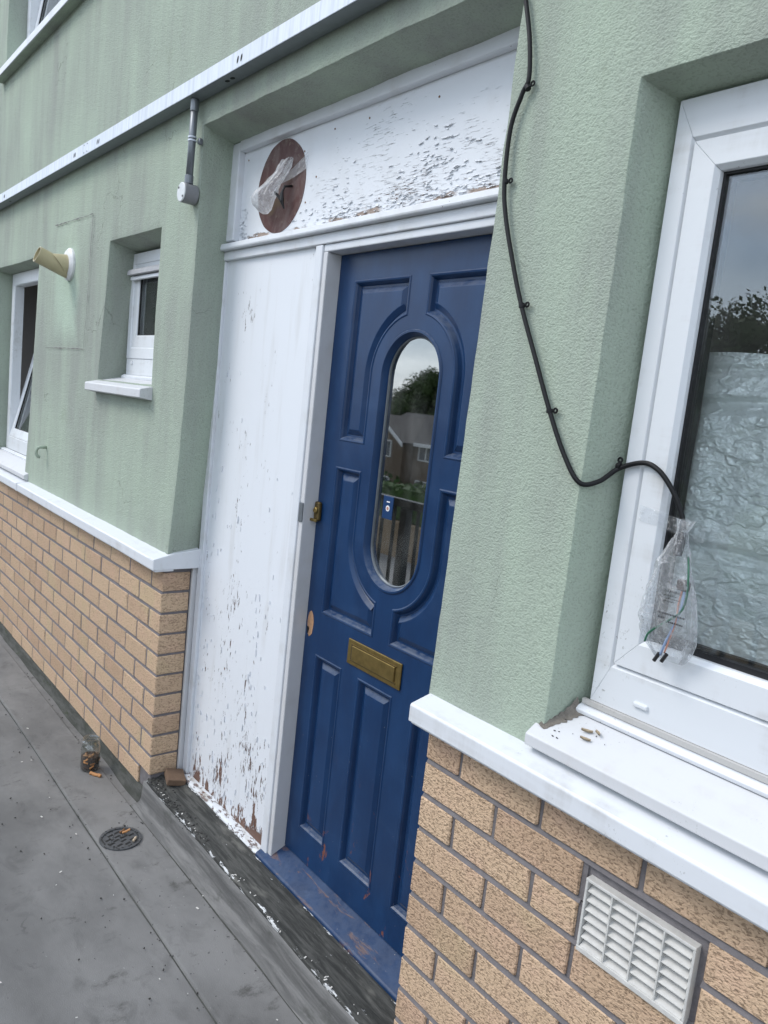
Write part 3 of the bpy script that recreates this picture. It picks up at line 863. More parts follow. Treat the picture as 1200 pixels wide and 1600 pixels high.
q = MB().box(1.952, 1.982, FY-0.006, FY+0.001, 1.166, 1.176); q.obj('weep_cover', M_upvc, wr, 0.003)
q = MB()
nn = 26
for i in range(nn+1):
    t = i/nn; y = 0.0+0.066*t; z = 1.0675+(y+0.018)*0.5625
    w1 = 0.004+0.010*abs(noise.noise(Vector((t*7, 1, 2))))+0.006*t; h1 = 0.006+0.016*abs(noise.noise(Vector((t*6, 5, 2))))+0.022*max(0, t-0.75)/0.25
    xw = 1.806+0.036*t
    q.v += [(xw-0.004, y, z+h1), (xw+0.003, y, z+h1*0.4), (xw+w1*0.6, y, z+0.003), (xw+w1+0.006, y, z+0.0005)]
q.f = [(i*4+k, (i+1)*4+k, (i+1)*4+k+1, i*4+k+1) for i in range(nn) for k in range(3)]
q.obj('reveal_dirt', simple('sill_dirt', (0.19, 0.17, 0.145), 0.95, 0, 70, 0.5, 0.8, 0.005), wr)['label'] = 'crusted brown dirt and flaked sealant in the sill corner'
# foil behind the glass
def foil_y(x, z):
    w_ = noise.noise_vector(Vector((x*9, 1.0, z*9)))*0.35
    d = 0.0045*noise.voronoi(Vector((x*13+w_.x, 0.4, z*17+w_.z)))[0][0]
    d += 0.0014*noise.voronoi(Vector((x*34+w_.x*2, 3.4, z*42+w_.z*2)))[0][0]
    d += 0.003*noise.fractal(Vector((x*15, 0.3, z*15)), 0.9, 2.1, 3)
    for zf, am in ((1.800, 0.008), (1.742, 0.013), (1.730, 0.006), (1.480, 0.013), (1.466, 0.006)):
        zz = zf+0.010*noise.noise(Vector((x*6, zf, 0)))-0.02*(x-2.0)
        d -= am*math.exp(-((z-zz)/0.007)**2)
    if z > 1.742: d -= 0.30*(z-1.742)+0.020
    elif z > 1.48: d -= 0.076*(z-1.48)
    return 0.124-d
fb = MB(); NX, NZ = 240, 150
for i in range(NX+1):
    for j in range(NZ+1):
        x = 1.964+(2.965-1.964)*i/NX; z = 1.285+(1.832-1.285)*j/NZ
        x2 = x+(0.006*noise.noise(Vector((z*9, 1, 1))) if i == 0 else 0)
        z2 = z+(0.008*noise.noise(Vector((x*6, 3, 1))) if j == NZ else 0)
        yf = foil_y(x, z)
        x2 -= max(0.0, yf-0.124)*0.55*(1-i/NX)
        fb.v.append((x2, yf, z2))
for i in range(NX):
    for j in range(NZ):
        a = i*(NZ+1)+j; fb.f.append((a, a+NZ+1, a+NZ+2, a+1))
tag(fb.obj('foil_sheet', M_foil, None, smooth=True), 'crinkled silver foil insulation sheet taped behind the right window glass', 'foil sheet')
# curtain tone behind the foil (dark room shows above it)

def plain_window(name, label, x0, x1, z0, z1, y, sill, tilt=0.0, wl=0.055, wb=0.07, wt=0.06):
    t = thing(name, label, 'window', ((x0+x1)/2, y, z0))
    frame_rect('frame', t, x0, x1, z0, z1, y, y+0.06, wl*0.75, wl*0.75, wb, wt, M_upvc, 0.003, 0.006)
    a0, a1, b0, b1 = x0+wl*0.72, x1-wl*0.72, z0+wb*0.96, z1-wt*0.96
    s_ = MB()
    t.id_properties_ensure()
    before = set(C.objects)
    frame_rect('sash', t, a0, a1, b0, b1, y+0.004, y+0.05, 0.05, 0.05, 0.055, 0.05, M_upvc, 0.003, 0.006)
    MB().box(a0+0.045, a1-0.045, y+0.022, y+0.026, b0+0.05, b1-0.045).obj('pane', M_pane, t)
    frame_rect('gasket', t, a0+0.047, a1-0.047, b0+0.052, b1-0.047, y+0.012, y+0.02, 0.008, 0.008, 0.008, 0.008, M_gasket, 0)
    if tilt:
        T = Matrix.Translation((0, y+0.03, b0)) @ Matrix.Rotation(-tilt, 4, 'X') @ Matrix.Translation((0, -(y+0.03), -b0))
        for o_ in set(C.objects)-before:
            o_.data.transform(T)
    if sill: sill(t)
    return t
# narrow window left of the door
def sill_s(t):
    MB().extx([(-0.045, 1.603), (-0.045, 1.634), (-0.041, 1.638), (0.10, 1.672), (0.14, 1.672), (0.14, 1.60), (0.0, 1.596)], -0.885, -0.232, 14, 0.001).obj('sill', M_sill, t, 0.002)
    MB().extx([(0.098, 1.672), (0.096, 1.682), (0.108, 1.690), (0.119, 1.690), (0.119, 1.672)], -0.825, -0.250, 1).obj('drip_rail', M_cap, t, 0.001)
    MB().box(-0.825, -0.250, 0.118, 0.15, 1.6905, 1.7635).obj('sub_frame', M_upvc, t, 0.002)
    MB().box(-0.765, -0.745, 0.112, 0.119, 1.738, 1.752).obj('weep_cover', M_upvc, t, 0.002)
    MB().extx([(0.090, 2.150), (0.084, 2.140), (0.084, 2.126), (0.1135, 2.126), (0.1135, 2.158)], -0.790, -0.262, 1).obj('trickle_vent', simple('vent_grey', (0.42, 0.42, 0.43), 0.5), t, 0.002)
    MB().extx([(0.098, 2.120), (0.098, 2.106), (0.1135, 2.106), (0.1135, 2.120)], -0.785, -0.264, 1).obj('trickle_flap', M_upvc, t, 0.002)
plain_window('window', 'narrow white obscured-glass window with trickle vent between flue and door', -0.822, -0.235, 1.764, 2.224, 0.115, sill_s, 0, 0.05, 0.05, 0.05)
def sill_f(t):
    MB().extx([(-0.022, 1.042), (-0.022, 1.064), (-0.018, 1.067), (0.075, 1.108), (0.125, 1.112), (0.125, 1.04), (0.0, 1.034)], -3.02, -1.93, 20, 0.001).obj('sill', M_sill, t, 0.002)
    MB().extx([(0.078, 1.108), (0.076, 1.118), (0.09, 1.125), (0.1045, 1.126), (0.1045, 1.108)], -2.93, -1.93, 1).obj('drip_rail', M_cap, t, 0.001)
plain_window('window', 'white window at the left edge with its sash tilted open inward', -2.90, -1.90, 1.128, 2.268, 0.105, sill_f, R(13), 0.075, 0.085, 0.075)
def sill_u(t):
    MB().extx([(-0.048, 3.412), (-0.048, 3.450), (-0.044, 3.455), (0.09, 3.492), (0.125, 3.492), (0.125, 3.470), (-0.044, 3.430), (-0.044, 3.412)], -2.90, -0.85, 20, 0.001).obj('sill', M_cap, t, 0.002)
    MB().extx([(-0.0435, 3.409), (-0.0435, 3.428), (0.02, 3.445), (0.02, 3.418)], -2.89, -0.86, 60, 0.003).obj('sill_underside', M_render, t)
plain_window('window', 'upstairs white window cut off by the top left corner, sash tilted open', -2.795, -0.98, 3.50, 4.68, 0.105, sill_u, R(9), 0.06, 0.07, 0.07)

# ------------------------------------------------------------------ door surround
ds = thing('door_surround', 'white painted timber door surround with peeling side panel and panel overhead', 'door frame', (0.75, 0.14, 0.1))
MB().box(-0.002, 0.013, 0.1150, 0.20, 0.112, 1.00).obj('trim_strip', M_jamb, ds, 0.003)['label'] = 'greyish narrow edge strip beside the bricks'
MB().box(0.020, 0.0565, 0.130, 0.20, 0.118, 2.1315).obj('jamb', M_paint, ds, 0.003)
sdp = MB().box(0.057, 0.650, 0.142, 0.19, 0.118, 2.132).obj('side_panel', M_side, ds)
sdp['label'] = 'tall white side panel with flaking paint and bare brown foot'
MB().box(0.650, 0.688, 0.128, 0.215, 0.128, 2.131).obj('mullion', M_paint, ds, 0.003)
MB().box(0.6885, 0.7105, 0.133, 0.225, 0.130, 2.110).obj('door_jamb', M_jamb, ds, 0.003)
MB().box(1.463, 1.487, 0.133, 0.225, 0.130, 2.110).obj('door_jamb', M_jamb, ds, 0.003)
MB().box(1.488, 1.530, 0.128, 0.225, 0.120, 2.131).obj('mullion', M_paint, ds, 0.003)
MB().extx([(0.133, 2.110), (0.133, 2.1315), (0.225, 2.1315), (0.225, 2.110)], 0.689, 1.487, 20, 0.0008).obj('door_head', M_paint, ds, 0.003)
MB().extx([(0.126, 2.132), (0.126, 2.163), (0.20, 2.163), (0.20, 2.132)], 0.040, 1.53, 30, 0.0008).obj('transom_rail', M_paint, ds, 0.003)
MB().extx([(0.108, 2.1635), (0.106, 2.170), (0.110, 2.186), (0.148, 2.200), (0.20, 2.200), (0.20, 2.1635)], 0.045, 1.53, 30, 0.0008).obj('transom_ledge', M_paint, ds, 0.003)
MB().box(0.045, 0.105, 0.128, 0.20, 2.200, 2.536).obj('upper_jamb', M_paint, ds, 0.004)
MB().box(1.470, 1.530, 0.128, 0.20, 2.200, 2.536).obj('upper_jamb', M_paint, ds, 0.004)
MB().extx([(0.128, 2.505), (0.128, 2.545), (0.20, 2.545), (0.20, 2.505)], 0.1055, 1.4695, 30, 0.0012).obj('top_rail', M_paint, ds, 0.004)
ov = MB().box(0.1055, 1.4695, 0.152, 0.19, 2.2005, 2.5045).obj('over_panel', M_over, ds)
ov['label'] = 'white panel over the door with paint crazed and flaking along its foot'
# round unpainted patch where a lamp was taken off
q = MB(); n = 56; cx_, cz_, rr = 0.372, 2.352, 0.149
vv = [(cx_, 0.1505, cz_)]
for i in range(n):
    a = 2*math.pi*i/n; r_ = rr*(1+0.018*noise.noise(Vector((math.cos(a)*3, math.sin(a)*3, 1))))
    vv.append((cx_+r_*math.cos(a), 0.1505, cz_+r_*math.sin(a)))
for i in range(n):
    vv.append((vv[1+i][0], 0.1525, vv[1+i][2]))
q.add(vv, [(0, 1+(i+1) % n, 1+i) for i in range(n)]+[(1+i, 1+(i+1) % n, 1+n+(i+1) % n, 1+n+i) for i in range(n)])
q.obj('lamp_patch', M_patch, ds)['label'] = 'round unpainted brown patch where a lamp was removed'
# lifting flakes of paint: thin curled chips, hinged along one edge
M_chip = Mat('paint_chip', (0.70, 0.72, 0.75), 0.5).m
def chips(name, spots, y, horiz, parent):
    q = MB()
    for (x, z, L, W) in spots:
        lift = random.uniform(0.0012, 0.0042); n = 4; vs = []
        a = random.gauss(0, 0.16)
        jit = [(random.uniform(-0.12, 0.12), random.uniform(0.5, 1.15)) for _ in range(n+1)]
        for i in range(n+1):
            t = i/n-0.5
            for k in range(3):
                f = k/2
                u = t*L; v_ = -f*W*jit[i][1]*(1-1.1*t*t) + jit[i][0]*W*0.4
                du, dv_ = (u, v_) if horiz else (-v_, u)
                dx = du*math.cos(a)-dv_*math.sin(a); dz = du*math.sin(a)+dv_*math.cos(a)
                vs.append((x+dx, y-0.0004-lift*f*f, z+dz))
        q.add(vs, [(i*3+k, (i+1)*3+k, (i+1)*3+k+1, i*3+k+1) for i in range(n) for k in range(2)])
    o = q.obj(name, M_chip, parent); o['kind'] = 'stuff'
    o['label'] = 'curled flakes of white paint lifting off the board'
    return o
sp = []
while len(sp) < 280:
    x, z = random.uniform(0.42, 1.46), random.uniform(2.203, 2.44)
    d = math.exp(-((z-2.205)/0.045)**2)*min(1, max(0.12, (x-0.45)/0.35)) + 0.85*math.exp(-((x-1.12)/0.10)**2-((z-2.315)/0.05)**2) + 0.45*math.exp(-((x-0.72)/0.05)**2-((z-2.29)/0.06)**2)
    if random.random() < d: sp.append((x, z, random.uniform(0.006, 0.024), random.uniform(0.002, 0.006)))
for _ in range(45): sp.append((random.gauss(0.132, 0.010), random.uniform(2.205, 2.31), random.uniform(0.004, 0.012), random.uniform(0.002, 0.005)))
for _ in range(25): sp.append((random.uniform(0.12, 0.24), random.gauss(2.212, 0.006), random.uniform(0.006, 0.014), random.uniform(0.002, 0.005)))
chips('paint_curls', sp, 0.152, True, ov)
sp = []
while len(sp) < 150:
    x, z = random.uniform(0.07, 0.64), random.uniform(0.15, 1.9)
    d = 0.035+0.6*math.exp(-(z-0.15)/0.30)+0.35*math.exp(-((x-0.11)/0.05)**2)*(z < 1.3)+0.35*math.exp(-((x-0.52)/0.07)**2)*(0.4 < z < 1.1)
    if random.random() < d: sp.append((x, z, random.uniform(0.006, 0.028), random.uniform(0.001, 0.0034)))
chips('paint_curls', sp, 0.142, False, sdp)
# nail heads on the over panel
for (x, z) in ((0.50, 2.44), (0.66, 2.475), (0.83, 2.47), (1.12, 2.46), (0.58, 2.35), (0.53, 2.28), (0.135, 2.475)):
    MB().lathe([(0.003, 0.1525), (0.003, 0.1508), (0.0015, 0.1503)], 8, (x, 0, z), 'Y').obj('nail_head', M_rust, ds)
# bead and threshold
MB().extx([(0.112, 0.106), (0.110, 0.124), (0.118, 0.131), (0.1415, 0.136), (0.1415, 0.106)], 0.060, 0.650, 40, 0.004).obj('bottom_bead', M_bead, ds, 0.002)
MB().extx([(-0.004, 0.098), (-0.004, 0.106), (0.002, 0.110), (0.108, 0.121), (0.15, 0.121), (0.15, 0.02), (0.0, 0.02)], -0.012, 1.535, 50, 0.0016).obj('threshold_board', M_thresh, ds, 0.002)
MB().extx([(0.108, 0.110), (0.107, 0.128), (0.113, 0.134), (0.188, 0.166), (0.24, 0.168), (0.24, 0.110)], 0.652, 1.53, 40, 0.0014).obj('door_sill', M_dsill, ds, 0.003)['label'] = 'worn blue painted sill with bare rusty patches'

# ------------------------------------------------------------------ the blue door
DY = 0.184
door = thing('front_door', 'dark blue panelled front door with tall oval glass and brass letterbox', 'door', (1.087, 0.2, 0.168))
DX0, DX1, DZ0, DZ1 = 0.7125, 1.4615, 0.170, 2.108
UC = 1.088
OZT, OZB, OR = 1.757, 1.276, 0.121
AR = 0.172
def arc(cx, cz, r, a0, a1, n):
    return [(cx+r*math.cos(R(a0+(a1-a0)*i/n)), cz+r*math.sin(R(a0+(a1-a0)*i/n))) for i in range(n+1)]
capsule = arc(UC, OZT, OR, 0, 180, 36)+arc(UC, OZB, OR, 180, 360, 36)
al = math.degrees(math.acos(0.040/AR))
TL = [(0.797, 1.556), (0.797, 2.026), (UC-0.040, 2.026)] + arc(UC, OZT, AR, 180-al, 180, 18) + [(UC-AR, 1.556)]
TL = TL[::-1]          # counter-clockwise
ML = [(0.795, 1.470), (UC-AR, 1.470)] + arc(UC, OZB, AR, 180, 180+al, 18) + [(UC-0.040, 1.008), (0.795, 1.008)]
ML = ML[::-1]
def mirror(p): return [(2*UC-x, z) for x, z in p][::-1]
def rect(a, b, c, d): return [(a, c), (b, c), (b, d), (a, d)]
B1, B2, B3 = rect(0.785, 0.920, 0.276, 0.864), rect(1.008, 1.162, 0.276, 0.864), rect(2*UC-0.920, 2*UC-0.785, 0.276, 0.864)
def area(p): return 0.5*sum(p[i][0]*p[(i+1) % len(p)][1]-p[(i+1) % len(p)][0]*p[i][1] for i in range(len(p)))
def ccw(p): return p if area(p) > 0 else p[::-1]
panels = [ccw(p) for p in (TL, mirror(TL), ML, mirror(ML), B1, B2, B3)]
capsule = ccw(capsule)
def dedup(p):
    out = []
    for q_ in p:
        if not out or (Vector(q_)-Vector(out[-1])).length > 1e-5: out.append(q_)
    if (Vector(out[0])-Vector(out[-1])).length < 1e-5: out.pop()
    return out
panels = [dedup(p) for p in panels]; capsule = dedup(capsule)
def inset(p, d):
    n = len(p); out = []
    for i in range(n):
        a, b, c = Vector(p[i-1]), Vector(p[i]), Vector(p[(i+1) % n])
        e1, e2 = (b-a).normalized(), (c-b).normalized()
        n1, n2 = Vector((-e1.y, e1.x)), Vector((-e2.y, e2.x))
        m_ = (n1+n2); L = m_.length
        if L < 1e-6: out.append(tuple(b+n1*d)); continue
        m_.normalize()
        out.append(tuple(b+m_*(d/max(0.35, m_.dot(n1)))))
    return out
cu = bpy.data.curves.new('leafcurve', 'CURVE'); cu.dimensions = '2D'; cu.fill_mode = 'BOTH'; cu.extrude = 0.022
for poly in [rect(DX0, DX1, DZ0, DZ1), capsule]+panels:
    s_ = cu.splines.new('POLY'); s_.points.add(len(poly)-1)
    for k, (a, b) in enumerate(poly): s_.points[k].co = (a, b, 0, 1)
    s_.use_cyclic_u = True
tmp = bpy.data.objects.new('leafcurve', cu); C.objects.link(tmp)
dg = bpy.context.evaluated_depsgraph_get(); dg.update()
me = bpy.data.meshes.new_from_object(tmp.evaluated_get(dg))
bpy.data.objects.remove(tmp); bpy.data.curves.remove(cu)
for v in me.vertices:
    x, y, z = v.co
    v.co = (x, DY+0.022-z, y)
bm = bmesh.new(); bm.from_mesh(me); bmesh.ops.remove_doubles(bm, verts=bm.verts, dist=1e-5); bmesh.ops.recalc_face_normals(bm, faces=bm.faces); bm.to_mesh(me); bm.free()
me.materials.clear(); me.materials.append(M_door)
leaf = link('leaf', me, None, door)
for p in me.polygons: p.use_smooth = False
def loops(name, poly, prof, mat, parent, cap=True, smooth=False):
    n = len(poly); vs = []; fs = []
    for (d, dep) in prof:
        for (x, z) in inset(poly, d): vs.append((x, DY+dep, z))
    for k in range(len(prof)-1):
        for i in range(n):
            fs.append((k*n+i, k*n+(i+1) % n, (k+1)*n+(i+1) % n, (k+1)*n+i))
    if cap: fs.append(tuple((len(prof)-1)*n+i for i in range(n)))
    me = bpy.data.meshes.new(name); me.from_pydata(vs, [], fs)
    o = link(name, me, mat, parent)
    if smooth: smooth_by_angle(o, 14)
    return o
PROF = [(-0.0035, -0.0006), (0.0, -0.0022), (0.004, -0.0012), (0.008, 0.004), (0.0105, 0.010), (0.013, 0.0145), (0.019, 0.0150), (0.0215, 0.0125), (0.034, 0.0050), (0.036, 0.0045)]
for p in panels:
    loops('panel', p, PROF, M_door, door, True, True)
loops('glazing_bead', capsule, [(-0.007, -0.0006), (-0.004, -0.004), (0.001, -0.004), (0.006, 0.004), (0.010, 0.016), (0.012, 0.022)], M_door, door, False, True)
loops('glazing_trim', capsule, [(0.0105, 0.0165), (0.0125, 0.0155), (0.0150, 0.0165), (0.0155, 0.022)], M_conduit, door, False, True)
gp = inset(capsule, 0.009)
gv = [(x, DY+0.0205, z) for x, z in gp]+[(x, DY+0.0245, z) for x, z in gp]
n = len(gp)
me = bpy.data.meshes.new('pane'); me.from_pydata(gv, [], [tuple(range(n)), tuple(reversed(range(n, 2*n)))]+[(i, n+i, n+(i+1) % n, (i+1) % n) for i in range(n)])
link('pane', me, M_doorpane, door)['label'] = 'tall rounded glass pane mirroring the railing and houses opposite'
# sticker on the glass
st = MB().box(1.012, 1.056, DY+0.0185, DY+0.0202, 1.352, 1.418).obj('glass_sticker', M_sticker, door, 0.001)
MB().box(1.028, 1.042, DY+0.0179, DY+0.0184, 1.400, 1.4035).obj('sticker_arrow', M_white, st)
MB().lathe([(0.0085, DY+0.0184), (0.0085, DY+0.0179), (0.005, DY+0.0178)], 16, (1.035, 0, 1.383), 'Y').obj('sticker_badge', M_white, st)
MB().lathe([(0.0050, DY+0.0178), (0.0050, DY+0.0172)], 12, (1.035, 0, 1.383), 'Y').obj('sticker_face', M_orange_wire, st)
# letterbox
lp = MB()
lx0, lx1, lz0, lz1 = 0.950, 1.196, 0.897, 0.974
lb = MB().box(lx0, lx1, DY-0.006, DY-0.0008, lz0, lz1).obj('letterbox', M_brass, door, 0.002)
lb['label'] = 'tarnished brass letterbox plate'
q = MB(); q.box(lx0+0.024, lx1-0.024, DY-0.0105, DY-0.0062, lz0+0.016, lz1-0.016); q.obj('flap', M_brass, lb, 0.0025)
q = MB()
q.box(lx0+0.018, lx1-0.018, DY-0.0085, DY-0.0061, lz1-0.0158, lz1-0.0125); q.box(lx0+0.018, lx1-0.018, DY-0.0085, DY-0.0061, lz0+0.0125, lz0+0.0158)
q.obj('flap_rim', M_brassd, lb, 0.0008)
MB().box(lx0+0.019, lx0+0.0235, DY-0.0070, DY-0.0061, lz0+0.0165, lz1-0.0165).obj('flap_gap', M_dark, lb)
# rim latch
lt = MB(); lt.box(0.716, 0.742, DY-0.016, DY-0.0008, 1.290, 1.352)
lo_ = lt.obj('latch', M_brassd, door, 0.006, seg=3); lo_['label'] = 'tarnished brass rim latch'
MB().lathe([(0.010, DY-0.016), (0.010, DY-0.020), (0.008, DY-0.0215)], 18, (0.729, 0, 1.325), 'Y').obj('latch_cylinder', M_brass, lo_)
MB().box(0.700, 0.744, DY-0.024, DY-0.0165, 1.288, 1.297).obj('latch_lip', M_brass, lo_, 0.002)
ks = MB().box(0.690, 0.7115, 0.1285, 0.1325, 1.283, 1.345); ks.obj('keep', M_conduit, ds, 0.002)
# gouged patch of bare wood
q = MB(); vv = [(0.737, DY-0.0012, 0.955)]
n = 26
for i in range(n):
    a = 2*math.pi*i/n
    rx = 0.017*(1+0.3*noise.noise(Vector((math.cos(a)*2, math.sin(a)*2, 4)))); rz = 0.043*(1+0.2*noise.noise(Vector((math.cos(a)*2, math.sin(a)*2, 9))))
    vv.append((max(0.7132, 0.737+rx*math.cos(a)), DY-0.0008, 0.955+rz*math.sin(a)))
q.add(vv, [(0, 1+(i+1) % n, 1+i) for i in range(n)])
q.obj('gouge', M_bare, door)['label'] = 'gouged patch of bare orange wood below the latch'
q = MB(); q.add([(0.7270+0.006*math.cos(a)*(1+0.3*math.sin(3*a)), DY-0.0017, 0.932+0.012*math.sin(a)) for a in [i*2*math.pi/12 for i in range(12)]], [tuple(range(12))])
q.obj('gouge_hole', M_dark, door)

# ------------------------------------------------------------------ trunking, conduit, box
tr = thing('steel_trunking', 'long galvanised steel cable trunking running across the wall above the door', 'trunking', (-1, -0.03, 2.64))
TY0, TY1, TZ0, TZ1 = -0.055, -0.001, 2.640, 2.692
for a, b in ((-5.4, -1.009), (-1.007, 4.0)):
    tb_ = MB().box(a, b, TY0+0.003, TY1, TZ0, TZ1).obj('trunking_length', M_galv_shade, tr, 0.0025)  # body coloured darker than its lid so the underside looks shaded
    MB().box(a+0.0005, b-0.0005, TY0, TY0+0.0028, TZ0+0.0005, TZ1-0.0005).obj('lid', M_galv, tb_, 0.001)
def slot(x, face='F', ang=25):
    m_ = MB()
    n = 10
    vs = []
    for i in range(n):
        a = 2*math.pi*i/n
        if face == 'F': vs.append((x+0.0055*math.cos(a)+0.002*math.sin(a), TY0-0.0004, 2.664+0.011*math.sin(a)))
        else: vs.append((x+0.012*math.cos(a), -0.028+0.007*math.sin(a), TZ0-0.0004))
    m_.add(vs, [tuple(range(n))])
    m_.obj('slot', M_dark, tr)
for x in (-2.49, -2.475, -1.172, -1.155, -0.855, -0.835, 0.405, 0.428, 1.3, 1.32): slot(x)
for x in (-2.46, 0.29, 0.325): slot(x, 'B')
for x in (-1.030, -0.988):
    for z in (2.650, 2.683):
        MB().lathe([(0.0028, TY0+0.001), (0.0028, TY0-0.0012)], 8, (x, 0, z), 'Y').obj('rivet', M_dark, tr)
cd = thing('conduit', 'short grey conduit dropping from the trunking beside the door recess', 'conduit', (0.045, -0.022, 2.37))
MB().tube([(0.052, -0.026, 2.639), (0.050, -0.026, 2.5), (0.046, -0.026, 2.372)], 0.0125, 16).obj('pipe', M_conduit, cd, smooth=True)
MB().tube([(0.052, -0.026, 2.639), (0.052, -0.026, 2.600)], 0.0145, 16).obj('coupler', M_conduit, cd, 0.001)
MB().tube([(0.0465, -0.026, 2.39), (0.046, -0.026, 2.362)], 0.0150, 16).obj('coupler', M_conduit, cd, 0.001)
for z in (2.502, 2.513):
    MB().tube([(0.050, -0.026, z), (0.050, -0.026, z+0.005)], 0.0152, 16).obj('saddle_band', M_galv, cd)
q = MB(); q.lathe([(0.011, -0.001), (0.011, -0.012), (0.006, -0.014)], 14, (0.0715, 0, 2.504), 'Y'); q.obj('saddle_lug', M_conduit, cd)
jb = thing('junction_box', 'round grey junction box with pale lid at the foot of the conduit', 'junction box', (0.044, -0.02, 2.33))
MB().lathe([(0.0335, 0.0), (0.0335, -0.046), (0.031, -0.048)], 36, (0.044, 0, 2.330), 'Y').obj('body', M_boxgrey, jb)
MB().lathe([(0.0325, -0.0485), (0.0325, -0.051), (0.030, -0.0525)], 36, (0.044, 0, 2.330), 'Y').obj('lid', M_lid, jb)
for dx, dz in ((-0.017, 0.016), (0.017, -0.016)):
    MB().lathe([(0.004, -0.0526), (0.004, -0.0534)], 10, (0.044+dx, 0, 2.330+dz), 'Y').obj('screw', M_dark, jb)

# ------------------------------------------------------------------ flue, access patch, hook
cp = MB()
pv = []
g = 12
quad = [(-1.675, 1.790), (-1.055, 1.789), (-1.020, 2.398), (-1.612, 2.412)]
for i in range(g+1):
    for j in range(g+1):
        s_, t_ = i/g, j/g
        x = (quad[0][0]*(1-s_)+quad[1][0]*s_)*(1-t_)+(quad[3][0]*(1-s_)+quad[2][0]*s_)*t_
        z = (quad[0][1]*(1-s_)+quad[1][1]*s_)*(1-t_)+(quad[3][1]*(1-s_)+quad[2][1]*s_)*t_
        q_ = warp(x, WY-0.0035, z)
        edge = 0.0045 if i in (0, g) or j in (0, g) else 0
        pv.append((q_.x, q_.y+edge, q_.z))
cp.add(pv, [(i*(g+1)+j, (i+1)*(g+1)+j, (i+1)*(g+1)+j+1, i*(g+1)+j+1) for i in range(g) for j in range(g)])
ap = thing('access_panel', 'rectangular green cover panel with dark joints on the wall behind the boiler flue', 'cover panel', (-1.35, 0, 1.79))
cp.obj('plate', M_render2, ap, smooth=True)
for (p0, p1) in ((quad[0], quad[1]), (quad[1], quad[2]), (quad[2], quad[3])):
    jm = MB(); nn = 40
    dirv = Vector((p1[0]-p0[0], p1[1]-p0[1])).normalized(); nrm = Vector((-dirv.y, dirv.x))
    for i in range(nn+1):
        t_ = i/nn; c_ = Vector(p0)+(Vector(p1)-Vector(p0))*t_
        wv_ = 0.0024*(0.25+abs(noise.noise(Vector((t_*9, p0[0]*3, 1)))*1.6))
        for sg in (-1, 1):
            q_ = warp(c_.x, WY-0.0035, c_.y); jm.v.append((q_.x+nrm.x*wv_*sg, q_.y-0.003, q_.z+nrm.y*wv_*sg))
    jm.f = [(2*i, 2*i+2, 2*i+3, 2*i+1) for i in range(nn)]
    jm.obj('joint', M_mortar, ap)
fl = thing('boiler_flue', 'cream plastic boiler flue elbow sticking out of the green wall', 'flue', (-1.333, 0, 2.195))
MB().lathe([(0.078, 0.004), (0.078, -0.010), (0.066, -0.020), (0.052, -0.022)], 36, (-1.333, 0, 2.195), 'Y').obj('collar', simple('white_rubber', (0.66, 0.66, 0.66), 0.55), fl, smooth=False)
def obl(name, c0, c1, r, n0, n1, mat, open_end=False):
    """pipe between two slanting cut planes"""
    c0, c1 = Vector(c0), Vector(c1); d = (c1-c0).normalized(); a = d.orthogonal().normalized(); b = d.cross(a)
    n = 28; vs = []
    for c, nn, rr_ in ((c0, n0, r), (c1, n1, r), (c1, n1, r*0.9), (c0+(c1-c0)*0.5, d, r*0.9)):
        nn = Vector(nn).normalized()
        for i in range(n):
            p = c+(a*math.cos(2*math.pi*i/n)+b*math.sin(2*math.pi*i/n))*rr_
            t = (c-p).dot(nn)/d.dot(nn)
            vs.append(p+d*t)
    fs = [(k*n+i, k*n+(i+1) % n, (k+1)*n+(i+1) % n, (k+1)*n+i) for k in range(3) for i in range(n)]
    fs.append(tuple(3*n+i for i in range(n)))
    o = MB().add(vs, fs).obj(name, mat, fl)
    smooth_by_angle(o, 40)
    return o
obl('flue_stub', (-1.333, -0.015, 2.190), (-1.333, -0.062, 2.184), 0.050, (0, -1, 0), (0, -1, -0.75), M_flue)
obl('flue_spout', (-1.333, -0.048, 2.178), (-1.333, -0.156, 2.214), 0.040, (0, -1, -0.75), (0, -1, 0.35), M_flue)
o = MB().tube([(-1.60, 0.006, 1.262), (-1.60, -0.030, 1.262), (-1.602, -0.042, 1.255), (-1.606, -0.047, 1.240), (-1.606, -0.046, 1.222), (-1.604, -0.036, 1.210), (-1.602, -0.026, 1.208)], 0.0085, 10).obj('wall_hook', M_render, None, smooth=True)
tag(o, 'small green painted hook on the wall below the boiler flue', 'hook')

